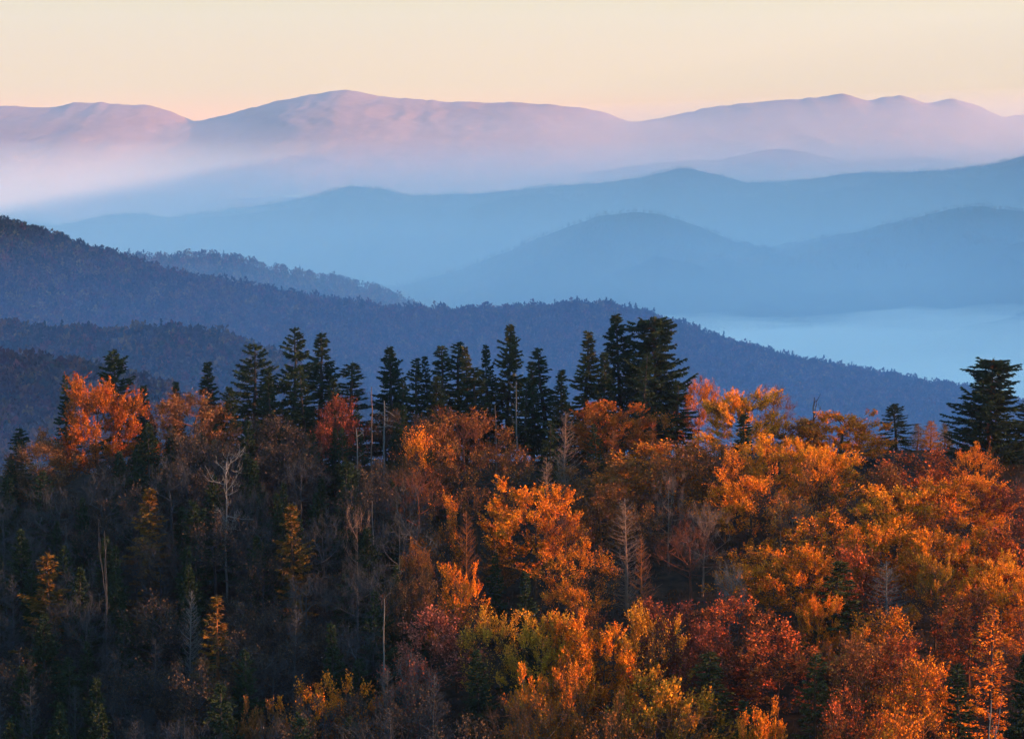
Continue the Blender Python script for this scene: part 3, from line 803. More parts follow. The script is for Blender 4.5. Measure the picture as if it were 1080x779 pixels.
# kind, variant, pixel x, pixel y of the top, width in pixels, depth or None, height or None, leaf, bark, label, short name
TREES = [
 # the conifers along the crest
 ('spire', 2, 68, 396, 26, 296, None, 'needle', None, 'small thin spruce half hidden at the left edge of the orange-red maple crown', 'small spruce by the maple'),
 ('spruce', 4, 127, 369, 64, 300, None, 'needle', None, 'dark spruce whose tip stands straight behind the orange-red maple', 'spruce behind the maple'),
 ('spire', 2, 152, 406, 28, 295, None, 'needle', None, 'small dark spruce against the right flank of the orange-red maple', 'spruce right of the maple'),
 ('spire', 0, 189, 402, 22, 297, None, 'needle', None, 'tiny spruce tip poking above the dull orange-topped tree, beside a taller slender one', 'tiny spruce tip'),
 ('spire', 0, 218, 382, 30, 300, None, 'needle', None, 'slender spruce rising behind the dull orange-topped tree, its tip clear of the crowns', 'slender spruce'),
 ('ragged', 0, 269, 363, 82, 295, None, 'needle', None, 'wide ragged spruce with loose open boughs, standing left of the two tallest dark spruces', 'wide ragged spruce'),
 ('spruce', 6, 307, 345, 66, 298, None, 'needle', None, 'tallest spruce of the left crest group, ragged dark tip, in front of the autumn hill', 'tallest left spruce'),
 ('spruce', 2, 335, 352, 70, 300, None, 'needle', None, 'dense broad dark spruce pressed against the tallest spruce of the left crest group', 'dense twin spruce'),
 ('spire', 3, 365, 384, 44, 296, None, 'needle', None, 'slim spruce ending the left crest group, before the gap with the dead pole', 'slim spruce at the gap'),
 ('spruce', 0, 413, 366, 60, 298, None, 'needle', None, 'broad dark spruce right behind the sunlit broken dead trunk', 'broad spruce behind the dead trunk'),
 ('spire', 1, 437, 378, 26, 296, None, 'needle', None, 'thin spruce spire next to the broad spruce by the sunlit dead trunk', 'thin spire'),
 ('spire', 2, 452, 376, 26, 298, None, 'needle', None, 'second thin spruce spire from the broad spruce by the sunlit dead trunk', 'second thin spire'),
 ('spire', 1, 468, 364, 34, 297, None, 'needle', None, 'darkest and straightest of the cluster of close-set spruce spires at mid crest', 'dark cluster spire'),
 ('spire', 1, 481, 361, 34, 299, None, 'needle', None, 'tallest of the cluster of close-set spruce spires at mid crest', 'tall cluster spire'),
 ('spire', 4, 492, 366, 32, 293, None, 'needle_olive', None, 'brownish sun-warmed spruce spire ending the close-set cluster at mid crest', 'brownish spire'),
 ('spruce', 2, 514, 364, 40, 297, None, 'needle', None, 'medium spruce leaning on the left side of the tall pointed mid-crest spruce', 'medium spruce'),
 ('spruce', 0, 536, 343, 58, 298, None, 'needle_olive', None, 'tall pointed spruce standing above its neighbours at mid crest, faint brown light', 'tall mid-crest spruce'),
 ('spire', 1, 574, 367, 34, 296, None, 'needle', None, 'pointed spruce of the small pair in the dip between two tall spruces', 'pointed small spruce'),
 ('spire', 2, 562, 381, 30, 294, None, 'needle', None, 'shorter spruce of the small pair in the dip between two tall spruces', 'shorter small spruce'),
 ('spruce', 5, 616, 349, 62, 294, None, 'needle_olive', None, 'tall spruce with glints of orange light among its boughs, left of the densest pair', 'spruce with orange glints'),
 ('spruce', 0, 657, 332, 70, 296, None, 'needle', None, 'very dense dark spruce, highest of the crest, left of its flat-topped neighbour', 'highest dense spruce'),
 ('flat_top', 0, 692, 335, 80, 294, None, 'needle', None, 'broad flat-topped hemlock with orange sparks down its right side, at the middle of the crest', 'flat-topped hemlock'),
 ('spruce', 1, 716, 402, 58, 290, None, 'needle', None, 'low dark spruce spreading under the right side of the flat-topped hemlock', 'low spruce under the hemlock'),
 ('spruce', 4, 946, 426, 46, 285, None, 'needle', None, 'lone cone-shaped spruce above orange crowns, left of the big open hemlock', 'lone cone spruce'),
 ('flat_top', 0, 1043, 379, 86, 272, None, 'needle', 'rust', 'big open hemlock with flat top and sunlit trunk at the right end of the crest', 'big open hemlock'),
 ('spruce', 0, 1084, 418, 62, 276, None, 'needle', None, 'dark spruce cut by the right picture edge, behind the big open hemlock', 'edge spruce'),
 ('spire', 3, 782, 436, 26, 268, None, 'needle', None, 'small black-green spruce standing in front of the brightest orange crown', 'small spruce in orange'),
 ('spire', 1, 18, 452, 30, 288, None, 'needle', None, 'little dark spruce by the left picture edge, tip against the lower hill', 'left edge spruce'),
 ('dusted_conifer', 0, 982, 443, 30, 284, None, 'olive_gold', None, 'olive-gold larch with feathery tip between the lone cone spruce and big hemlock', 'olive-gold larch'),
 ('dusted_conifer', 1, 968, 446, 24, 286, None, 'olive', None, 'dull feathery larch touching the right side of the lone cone spruce', 'dull larch'),
 ('dusted_conifer', 0, 997, 446, 26, 288, None, 'olive', None, 'feathery brown larch touching the left side of the big open hemlock', 'brown larch'),
 ('spruce', 4, 242, 408, 44, 290, None, 'needle', None, 'low dark spruce at the left foot of the wide ragged spruce', 'low spruce at its left foot'),
 ('spruce', 5, 288, 388, 46, 292, None, 'needle', None, 'dark spruce wedged between the wide ragged spruce and the tallest left spruce', 'wedged dark spruce'),
 ('spruce', 3, 322, 386, 48, 291, None, 'needle', None, 'lower dark spruce in front of the tallest pair of the left crest group', 'lower front spruce'),
 ('spire', 4, 351, 400, 34, 290, None, 'needle', None, 'short dark spruce between the dense broad spruce and the slim spruce at the gap', 'short gap spruce'),
 ('spruce', 6, 427, 402, 40, 291, None, 'needle', None, 'short dark spruce under the thin spire next to the broad spruce', 'short spruce under the spires'),
 ('spruce', 0, 459, 396, 44, 290, None, 'needle', None, 'low dark spruce filling the foot of the close-set spire cluster', 'low cluster spruce'),
 ('spire', 1, 503, 388, 38, 291, None, 'needle', None, 'dark spruce between the brownish spire and the medium spruce at mid crest', 'dark spruce by the brownish spire'),
 ('spruce', 6, 553, 398, 44, 290, None, 'needle', None, 'low dark spruce at the right foot of the tall pointed mid-crest spruce', 'low spruce at mid crest'),
 ('spruce', 5, 592, 390, 46, 289, None, 'needle', None, 'low dark spruce left of the spruce with orange glints', 'low spruce left of the glints'),
 ('spruce', 2, 637, 372, 46, 291, None, 'needle', None, 'dark spruce squeezed between the orange-glinting spruce and the highest dense spruce', 'squeezed dark spruce'),
 ('spruce', 3, 674, 372, 54, 288, None, 'needle', None, 'dark spruce in front of the gap left of the flat-topped hemlock', 'spruce before the hemlock'),
 # leafy trees of the crest
 ('leafy', 1, 103, 398, 92, 284, None, 'maple', None, 'orange-red maple, brightest crown of the shaded left, under a dark spruce tip', 'orange-red maple'),
 ('patchy', 0, 50, 455, 90, 280, None, 'brown', None, 'dim brown-orange tree at the lower left foot of the orange-red maple', 'dim tree below the maple'),
 ('thin', 1, 205, 411, 84, 288, None, 'brown', None, 'tree with dull orange light only along its top, under two slender spruce tips', 'dull orange-topped tree'),  # leaf colour browned to put the shade on this crown into it
 ('thin', 0, 358, 417, 46, 284, None, 'crimson', 'red', 'small reddish tree with thin leaves in front of the slim spruce at the gap', 'small reddish tree'),
 ('patchy', 1, 492, 428, 100, 274, None, 'rust', 'red', 'domed rusty tree, half bare, below the cluster of close-set spires at mid crest', 'half-bare domed tree'),
 ('leafy', 0, 648, 421, 84, 280, None, 'maple', None, 'orange tree directly under the highest dense spruce', 'orange tree under hemlock'),
 ('patchy', 1, 736, 396, 48, 292, None, 'orange', 'rust', 'small orange tree filling the notch to the right of the flat-topped hemlock', 'small orange notch tree'),
 ('leafy', 1, 780, 410, 86, 276, None, 'bright', None, 'bright orange rounded crown topping the right half of the crest', 'top orange crown'),
 ('bare', 0, 817, 404, 46, 286, None, 'brown', 'rust', 'bare brown twiggy treetop showing above the bright orange crowns', 'bare brown treetop'),
 ('snag', 2, 858, 419, 26, 288, None, 'brown', 'dark', 'dark dead treetop with stubby arms against the blue hill, above orange crowns', 'dark dead treetop'),
 ('thin', 2, 842, 440, 56, 280, None, 'rust', None, 'brownish thin-leaved crown beside the dark dead treetop', 'brownish crown'),
 ('leafy', 2, 889, 433, 90, 276, None, 'orange', None, 'bright orange crown left of the lone cone spruce', 'orange crown by cone spruce'),
 ('leafy', 1, 868, 466, 80, 262, None, 'bright', None, 'glowing orange crown in the second row, beneath the brownish crown', 'second-row glowing crown'),
 ('leafy', 0, 820, 456, 70, 268, None, 'bright', None, 'glowing yellow-orange crown just right of the small spruce among the orange', 'yellow-orange crown'),
 ('leafy', 3, 792, 498, 92, 250, None, 'orange', None, 'large orange crown with a long pale lit trunk showing below it', 'large orange crown'),
 ('thin', 0, 690, 465, 96, 268, None, 'orange', 'rust', 'wide rust-orange tree with sparse leaves and visible limbs, mid slope', 'wide rust-orange tree'),
 ('thin', 1, 645, 482, 92, 262, None, 'rust', 'rust', 'dull rusty domed tree with fine twigs left of the wide rust-orange tree', 'rusty domed tree'),
 ('thin', 2, 742, 462, 70, 266, None, 'rust', 'rust', 'rusty thin tree between the wide rust-orange tree and the large orange crown', 'rusty thin tree'),
 ('thin', 2, 965, 474, 76, 266, None, 'red', 'red', 'red-orange twiggy tree below the lone cone spruce', 'red twiggy tree'),
 ('thin', 2, 925, 488, 50, 262, None, 'rust', 'red', 'dark rusty tree in the gap between the orange crown and the red twiggy tree', 'dark rusty gap tree'),
 ('leafy', 4, 1008, 498, 100, 252, None, 'orange', None, 'large crown with bright orange right edge and dark left side, below the big open hemlock', 'big sun-edged crown'),
 ('leafy', 2, 945, 512, 80, 248, None, 'bright', None, 'yellow-orange crown with a stepped sunlit right side, below the red twiggy tree', 'stepped yellow crown'),
 ('thin', 1, 1064, 508, 70, 254, None, 'crimson', 'red', 'dark red thin tree under the big open hemlock at the right picture edge', 'dark red edge tree'),
 ('patchy', 0, 1030, 468, 50, 264, None, 'orange', None, 'loose orange sprays against the dark foot of the big open hemlock', 'loose orange sprays'),
 ('leafy', 0, 930, 548, 84, 236, None, 'orange', None, 'orange crown in the third row with dark hollow to its left', 'third-row orange crown'),
 ('thin', 2, 872, 540, 74, 244, None, 'orange', 'rust', 'orange-brown thin crown left of the dark hollow among the orange trees', 'orange-brown thin crown'),
 ('patchy', 1, 838, 522, 60, 250, None, 'orange', 'tan', 'orange tree leaning over two pale sunlit stems', 'orange tree on pale stems'),
 # mid slope
 ('bare_conifer', 2, 594, 434, 60, 264, None, 'rust', 'tan', 'leafless larch with upswept reddish branches, sunlit, at the middle of the slope', 'upswept bare larch'),
 ('bare_conifer', 0, 577, 482, 40, 256, None, 'rust', 'tan', 'thin leafless pole at the left foot of the upswept bare larch', 'thin bare pole'),
 ('leafy', 0, 564, 507, 92, 244, None, 'orange', None, 'large orange-red tree, sunlit down its right side, alone at the middle of the slope', 'large mid-slope orange tree'),
 ('dusted_conifer', 1, 527, 511, 52, 248, None, 'rust', 'rust', 'bare larch with upswept branches touching the left side of the mid-slope orange tree', 'bare larch on its left'),
 ('bare_conifer', 1, 662, 525, 72, 240, None, 'rust', 'tan', 'pale leafless larch with long fine twigs spreading right, mid slope', 'pale leafless larch'),
 ('bare', 3, 706, 495, 44, 252, None, 'rust', 'tan', 'bare tree with a sunlit orange trunk in the dark gap right of the pale larch', 'bare tree with lit trunk'),
 ('bare', 2, 742, 528, 44, 244, None, 'rust', 'tan', 'bare tree with one crooked sunlit limb beside the large orange crown', 'crooked bare tree'),
 ('patchy', 2, 466, 520, 46, 246, None, 'orange', None, 'small patchy orange tree in shade left of the bare larch', 'small patchy orange tree'),
 ('patchy', 0, 436, 570, 36, 232, None, 'rust', None, 'small dull rust tree at the edge of the dark hollow', 'small rust tree'),
 ('leafy', 3, 481, 597, 54, 224, None, 'orange', None, 'vivid orange small crown above the pinkish-red bush', 'vivid small crown'),
 ('patchy', 1, 432, 600, 64, 222, None, 'brown', None, 'brown leafy tree in half shade, left of the vivid small orange crown', 'brown half-shaded tree'),
 ('thin', 0, 457, 640, 76, 210, None, 'pink', 'red', 'pinkish-red tree with upright sprays at the lower middle', 'pinkish-red tree'),
 ('thin', 1, 428, 690, 60, 204, None, 'crimson', 'grey', 'grey-red twiggy tree below and left of the pinkish-red tree', 'grey-red twiggy tree'),
 ('patchy', 0, 518, 640, 62, 212, None, 'gold', None, 'golden tree with loose bright clumps right of the pinkish-red tree', 'loose golden tree'),
 ('leafy', 3, 572, 642, 66, 214, None, 'gold', None, 'golden crown at the left end of the low sunlit row', 'left golden crown'),
 ('leafy', 1, 606, 648, 56, 214, None, 'orange', None, 'golden-orange crown in the middle of the low sunlit row', 'middle golden crown'),
 ('leafy', 2, 636, 655, 76, 208, None, 'orange', None, 'orange-gold crown sloping down to the right in the low sunlit row', 'sloping orange-gold crown'),
 ('leafy', 3, 690, 641, 70, 212, None, 'olive_gold', None, 'yellow-olive tree with gold clumps in front of the crimson tree', 'yellow-olive tree'),
 ('thin', 2, 706, 626, 76, 220, None, 'crimson', 'red', 'crimson thin-leaved tree behind the yellow-olive tree', 'crimson tree'),
 ('thin', 0, 746, 655, 70, 214, None, 'crimson', 'red', 'dusky crimson tree to the right of the yellow-olive tree, mostly in shade', 'dusky crimson tree'),
 ('bush', 0, 572, 708, 84, 196, None, 'orange', 'grey', 'pink-orange topped tree with bare grey limbs spreading below, at the bottom middle', 'bare-limbed orange tree'),
 ('patchy', 2, 606, 694, 46, 200, None, 'orange', None, 'small orange sprays between the bare-limbed tree and the wide green-gold crown', 'small orange sprays'),
 ('bush', 0, 702, 712, 124, 196, None, 'olive_gold', None, 'wide low green-gold crown with sunlit yellow rim, at the bottom right of centre', 'wide green-gold crown'),
 ('bush', 1, 656, 735, 60, 190, None, 'rust', None, 'low rusty bush under the left end of the wide green-gold crown', 'low rusty bush'),
 ('leafy', 0, 797, 740, 48, 192, None, 'orange', None, 'small bright orange crown at the bottom edge, right of the wide green-gold crown', 'bottom orange crown'),
 ('bush', 1, 348, 717, 112, 194, None, 'orange', 'rust', 'round orange tree glowing at the bottom edge of the dark hollow', 'round orange bottom tree'),
 ('bush', 0, 276, 742, 58, 192, None, 'rust', None, 'small dim orange dome left of the round orange tree at the bottom edge', 'small dim dome'),
 # lower right
 ('leafy', 1, 861, 628, 50, 220, None, 'orange', None, 'small orange crown standing free at lower right, in front of a dark spruce', 'free orange crown'),
 ('thin_spruce', 0, 880, 592, 62, 230, None, 'needle_olive', None, 'olive-brown layered spruce behind the free orange crown at lower right', 'olive layered spruce'),
 ('bare_conifer', 1, 937, 590, 80, 228, None, 'rust', 'grey', 'grey leafless larch with layered branches reaching right, lower right', 'grey layered larch'),
 ('leafy', 3, 988, 586, 50, 232, None, 'olive_gold', None, 'yellow-green crown right of the grey layered larch', 'yellow-green crown'),
 ('leafy', 4, 1056, 585, 74, 226, None, 'bright', None, 'bright orange crown near the right picture edge, above the red-orange tree', 'right bright crown'),
 ('leafy', 2, 1036, 548, 60, 240, None, 'orange', None, 'orange crown between the big sun-edged crown and the right bright crown', 'between-crowns orange'),
 ('thin', 2, 1024, 622, 66, 218, None, 'red', 'red', 'red-orange flame-like tree at lower right', 'flame-like red tree'),
 ('dusted_conifer', 2, 1046, 640, 92, 208, None, 'orange', 'dark', 'tall larch with dark thin trunk and orange layered sprays at the lower right', 'orange layered larch'),
 ('thin', 1, 905, 668, 84, 206, None, 'rust', 'red', 'rusty twig-filled crown below the grey layered larch', 'rusty twig crown'),
 ('thin', 0, 972, 690, 76, 202, None, 'orange', 'rust', 'orange-brown thin tree in the bottom right thicket, left of the small dark spruce', 'orange-brown thicket tree'),
 ('spire', 1, 1012, 700, 34, 200, None, 'needle', None, 'small dark spruce in the bottom right thicket', 'small thicket spruce'),
 ('spruce', 0, 1082, 690, 66, 194, None, 'needle', None, 'dark spruce cut by the right picture edge at the bottom corner', 'corner spruce'),
 ('thin_spruce', 1, 862, 690, 48, 204, None, 'needle_olive', None, 'dim olive spruce in shade under the free orange crown', 'dim olive spruce'),
 ('thin', 2, 900, 730, 70, 194, None, 'red', 'red', 'red-brown upright twiggy tree at the bottom edge, right part', 'red-brown bottom tree'),
 ('thin', 1, 955, 742, 80, 190, None, 'orange', 'rust', 'low orange-leaved tree at the bottom edge left of the forked snag', 'low orange bottom tree'),
 ('snag', 2, 1046, 738, 34, 186, None, 'rust', 'pale', 'pale forked snag catching light at the bottom right', 'forked snag'),
 ('bare', 2, 771, 590, 36, 226, None, 'rust', 'grey', 'tall thin grey bare tree with a dark straight stem below the large orange crown', 'thin grey stem'),
 ('snag', 1, 822, 560, 13, 240, None, 'rust', 'tan', 'straight sunlit branchless stem below the orange tree on pale stems', 'straight lit stem'),
 ('snag', 1, 845, 575, 18, 238, None, 'rust', 'pale', 'slanting pale lit stem beneath the orange tree', 'slanting lit stem'),
 # the shaded left
 ('thin_spruce', 0, 154, 514, 48, 252, None, 'needle_sunlit', None, 'gold-lit thin spruce below the orange-red maple', 'gold-lit thin spruce'),
 ('thin_spruce', 1, 48, 584, 58, 228, None, 'needle_sunlit', None, 'gold-lit spruce with bare broken top, near the left picture edge', 'gold spruce at left edge'),
 ('thin_spruce', 2, 225, 628, 52, 216, None, 'needle_sunlit', 'rust', 'gold-lit small spruce with open tiers and sunlit trunk, next to a pinkish bare top', 'open-tiered gold spruce'),
 ('bare_conifer', 0, 198, 624, 44, 214, None, 'rust', 'grey', 'grey leafless larch with pinkish sunlit tip beside the open-tiered gold spruce', 'pink-tipped larch'),
 ('thin_spruce', 1, 311, 532, 48, 240, None, 'needle_sunlit', 'brown', 'tall thin spruce, gold-lit top over a long grey lower trunk, in the dark hollow', 'tall gold-topped spruce'),
 ('snag', 3, 238, 487, 90, 252, None, 'rust', 'pale', 'white dead tree with twisted branches in the dark hollow', 'white dead tree'),
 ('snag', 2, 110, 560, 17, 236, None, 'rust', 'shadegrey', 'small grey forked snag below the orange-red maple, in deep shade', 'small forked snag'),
 ('snag', 4, 403, 423, 44, 276, None, 'rust', 'pale', 'broken dead trunk lit pale orange, with drooping arms, in front of the broad spruce', 'sunlit broken dead trunk'),
 ('snag', 5, 392, 408, 5, 282, None, 'rust', 'tan', 'thin bare dead pole in the gap beside the sunlit broken trunk', 'thin dead pole'),
 ('snag', 0, 378, 452, 40, 270, None, 'rust', 'pale', 'bent broken dead tree below the small reddish tree', 'bent dead tree'),
 ('bare', 3, 377, 530, 34, 244, None, 'rust', 'tan', 'bare tree with curled top in the dark hollow, right of the gold-topped spruce', 'curl-topped bare tree'),
 ('snag', 1, 396, 528, 16, 246, None, 'rust', 'grey', 'thin straight grey dead stem beside the curl-topped bare tree', 'thin grey dead stem'),
 ('snag', 5, 405, 632, 8, 214, None, 'rust', 'grey', 'short grey broken pole at the edge of the dark hollow, left of the pinkish-red tree', 'short broken pole'),
 ('snag', 0, 545, 402, 36, 284, None, 'rust', 'grey', 'grey dead spruce skeleton below the tall pointed mid-crest spruce', 'grey spruce skeleton'),
 ('snag', 5, 524, 427, 4, 280, None, 'rust', 'grey', 'slim grey dead stub right of the half-bare domed tree', 'slim dead stub'),
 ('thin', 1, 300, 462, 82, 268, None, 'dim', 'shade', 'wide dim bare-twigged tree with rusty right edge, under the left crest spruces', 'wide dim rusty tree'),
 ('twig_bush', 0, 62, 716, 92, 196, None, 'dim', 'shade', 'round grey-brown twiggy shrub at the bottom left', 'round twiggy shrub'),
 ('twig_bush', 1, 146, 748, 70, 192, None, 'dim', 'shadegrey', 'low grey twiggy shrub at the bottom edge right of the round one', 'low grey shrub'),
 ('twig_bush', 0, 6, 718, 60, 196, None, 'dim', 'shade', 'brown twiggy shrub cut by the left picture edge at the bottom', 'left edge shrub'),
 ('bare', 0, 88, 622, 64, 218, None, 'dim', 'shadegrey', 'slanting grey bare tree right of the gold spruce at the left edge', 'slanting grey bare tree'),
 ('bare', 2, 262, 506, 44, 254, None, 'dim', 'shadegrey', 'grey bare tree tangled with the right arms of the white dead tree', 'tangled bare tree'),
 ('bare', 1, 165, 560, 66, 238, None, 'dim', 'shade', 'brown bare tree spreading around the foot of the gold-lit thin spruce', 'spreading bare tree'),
]
SHORT, HS = [], []
WANT = {'leafy': (9.5, 12.5), 'patchy': (9.0, 12.0), 'thin': (9.0, 12.0), 'bare': (9.5, 13.5), 'bush': (8.0, 10.5), 'twig_bush': (7.0, 9.0), 'thin_spruce': (11.5, 16.0), 'bare_conifer': (10.5, 14.0), 'dusted_conifer': (10.0, 14.0), 'spire': (8.0, 13.0), 'spruce': (9.0, 14.0)}
for (k, v, px, py, w, d, h, lf, bk, lab, short) in TREES:
    if py > 450 and k in WANT:                  # stand it where a tree of natural height shows its top here
        rx, rz = ray(px, py)
        h = min(max(rz * d - gz(rx * d, d) + 0.25, WANT[k][0]), WANT[k][1])
        d = None
    place(k, v, px, py, w, d, h, lf, bk, lab)
    HS.append((round(PLANTED[-1][3],1), k, short))
    SHORT.append((px, py, k, w, short, lf))
# ------------------------------------------------------------------ filling the slope between them
def fill():
    rng = random.Random(11)
    got = [(x, y, w) for _, x, y, _, w in PLANTED]
    used = {}
    n = 0
    for _ in range(14000):
        if n >= 260: break
        y = rng.uniform(176, 303)
        x = rng.uniform(-0.245, 0.245) * y
        if y > 296 - 0.14 * x: continue
        if min((math.hypot(x - a, (y - b) * 0.9) for a, b, _ in got)) < (3.1 if x < -8 else 5.3): continue
        z = gz(x, y)
        px, pb = project(x, y, z)
        if px < -50 or px > 1112: continue
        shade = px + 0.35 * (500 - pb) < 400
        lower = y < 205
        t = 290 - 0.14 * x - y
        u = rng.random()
        if shade:  # trees here take bark and leaf colours with shade already in them
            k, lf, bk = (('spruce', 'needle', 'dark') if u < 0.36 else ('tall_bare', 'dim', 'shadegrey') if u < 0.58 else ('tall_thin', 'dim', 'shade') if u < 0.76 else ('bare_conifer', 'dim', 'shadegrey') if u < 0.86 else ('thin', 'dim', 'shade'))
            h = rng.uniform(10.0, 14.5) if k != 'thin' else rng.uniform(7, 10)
        elif px < 735:
            k, lf, bk = (('thin', 'rust', 'rust') if u < 0.14 else ('tall_bare', 'rust', 'red') if u < 0.40 else ('tall_thin', 'rust', 'brown') if u < 0.58 else ('bare', 'rust', 'brown') if u < 0.68 else ('spruce', 'needle', 'dark') if u < 0.80 else ('bare_conifer', 'rust', 'rust') if u < 0.90 else ('patchy', 'orange', 'brown'))
            h = rng.uniform(9.0, 13.0)
        else:
            k, lf, bk = (('thin', 'orange', 'rust') if u < 0.18 else ('bare', 'rust', 'red') if u < 0.30 else ('patchy', 'orange', 'brown') if u < 0.52 else ('leafy', 'orange', 'brown') if u < 0.84 else ('thin', 'red', 'red') if u < 0.92 else ('spire', 'needle_olive', 'dark'))
            h = rng.uniform(8.5, 11.5)
        if not shade and px > 770 and pb > 690 and k in ('leafy', 'patchy'): k, lf, bk = ('thin', 'rust', 'red') if u < 0.4 else ('bare', 'rust', 'red') if u < 0.6 else ('thin', 'red', 'red') if u < 0.7 else (k, lf, bk)
        if t < 22 and px < 640: k, lf, bk = ('spruce', 'needle', 'dark') if u < 0.65 else ('thin', 'dim', 'shade')
        if t < 16: h = min(h, 8.5)
        w = h * rng.uniform(0.55, 0.75) * (0.55 if k in ('spire', 'bare_conifer') else 0.52 if k == 'spruce' else 0.72 if k in ('tall_bare', 'tall_thin') else 1)
        tx, ty = project(x, y, z + h)
        if tx < -14 or tx > 1094 or ty > 758 or ty < np.interp(tx, [0, 90, 160, 420, 740, 900, 930, 1000, 1080], [470, 520, 432, 426, 445, 455, 490, 515, 530]): continue
        # never in front of what the photograph shows clearly
        look = {'bare': {'shade': 'dim brown bare tree', 'brown': 'brown bare tree', 'shadegrey': 'dim grey bare tree', 'red': 'reddish bare tree', 'tan': 'tan bare tree'}.get(bk, 'bare tree'), 'tall_bare': {'shadegrey': 'tall dim bare tree', 'red': 'tall reddish bare tree'}.get(bk, 'tall bare tree'), 'tall_thin': {'dim': 'tall dim brown tree', 'rust': 'tall russet tree'}.get(lf), 'bare_conifer': 'leafless rusty larch' if bk == 'rust' else 'leafless grey larch', 'thin': {'dim': 'dim thin-leaved tree', 'rust': 'rusty thin-leaved tree', 'red': 'red thin-leaved tree', 'orange': 'orange thin-leaved tree'}.get(lf), 'spruce': 'dark shaded spruce' if shade else 'dark spruce',
                'patchy': {'dim': 'dim brown tree', 'rust': 'patchy rust tree', 'orange': 'patchy orange tree'}.get(lf), 'leafy': 'leafy orange tree', 'spire': 'small olive spruce'}[k]
        near = sorted(SHORT, key=lambda s: (s[0] - tx) ** 2 + (s[1] + 18 - ty) ** 2)[:4]
        opts = []
        for a in near[:2]:
            rel = 'below' if ty > a[1] + 30 and abs(tx - a[0]) < 25 else 'right of' if tx > a[0] else 'left of'
            opts.append('%s just %s the %s' % (look, rel, a[4]))
        for a, b in ((near[0], near[1]), (near[0], near[2]), (near[1], near[2]), (near[0], near[3])):
            opts.append('%s between the %s and the %s' % (look, a[4], b[4]))
        for a in near:
            rel = 'below' if ty > a[1] + 30 and abs(tx - a[0]) < 25 else 'right of' if tx > a[0] else 'left of'
            opts.append('%s %s close %s the %s' % ('taller' if h > 8 else 'shorter', look, rel, a[4]))
        opts = [o_ for o_ in opts if len(o_.replace('-', ' ').split()) <= 16]
        lab = next((o_ for o_ in opts if o_ not in used), None)
        if lab is None: continue
        used[lab] = used.get(lab, 0) + 1
        grp = None
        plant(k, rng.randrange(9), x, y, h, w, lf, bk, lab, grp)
        got.append((x, y, w)); n += 1
    # trees that nothing tells apart share a group
    by = {}
    for r, *_ in PLANTED: by.setdefault(r['label'], []).append(r)
    for lab, rs in by.items():
        if len(rs) > 1:
            for r in rs: r['group'] = 'lookalike trees: ' + lab[:50]
    groups = {'spruce': 'conifers of the near hillside', 'hemlock': 'conifers of the near hillside', 'autumn tree': 'autumn trees of the near hillside', 'bare tree': 'bare trees of the near hillside', 'larch': 'larches of the near hillside', 'dead tree': 'dead trees of the near hillside', 'shrub': 'shrubs of the near hillside'}
    for r, *_ in PLANTED:
        r['group'] = groups[r['category']]
    print('TREES', len(PLANTED))
fill()

# low brush and leaf litter over the slope
def undergrowth():
    r = np.random.default_rng(77)
    n = 9000
    y = r.uniform(165, 315, n); x = r.uniform(-0.27, 0.27, n) * y
    z = ground_z(x, y)
    tw, lf = Growth(5), Growth(6)
    base = np.stack([x, y, z - 0.1], 1)
    for k in range(7):
        d = np.stack([r.normal(0, 0.6, n), r.normal(0, 0.6, n), r.uniform(0.5, 1.3, n)], 1)
        tw.blades(base + r.normal(0, 0.3, (n, 3)) * [1, 1, 0], base + d * r.uniform(0.6, 1.5, (n, 1)), 0.04)
    s = r.choice(n, 5200, replace=False)
    for k in range(6):
        c = base[s] + np.stack([r.normal(0, 0.5, len(s)), r.normal(0, 0.5, len(s)), r.uniform(0.2, 1.2, len(s))], 1)
        lf.leaves(c, np.tile([0.2, 0.1, 0.6], (len(s), 1)), r.uniform(0.2, 0.36, len(s)), r.uniform(0.12, 0.24, len(s)))
    a = link('undergrowth', tw.mesh('undergrowth', M_BARK)); a.color = (0.055, 0.034, 0.025, 1)
    tag(a, 'tangled low brown brush covering the ground under the hillside trees', 'undergrowth', kind='stuff')
    b = link('fallen_leaves', lf.mesh('fallen_leaves', M_LEAF)); b.color = (0.07, 0.03, 0.012, 1)
    tag(b, 'scattered rust leaves on low brush and ground of the near hillside', 'leaves', kind='stuff')
undergrowth()

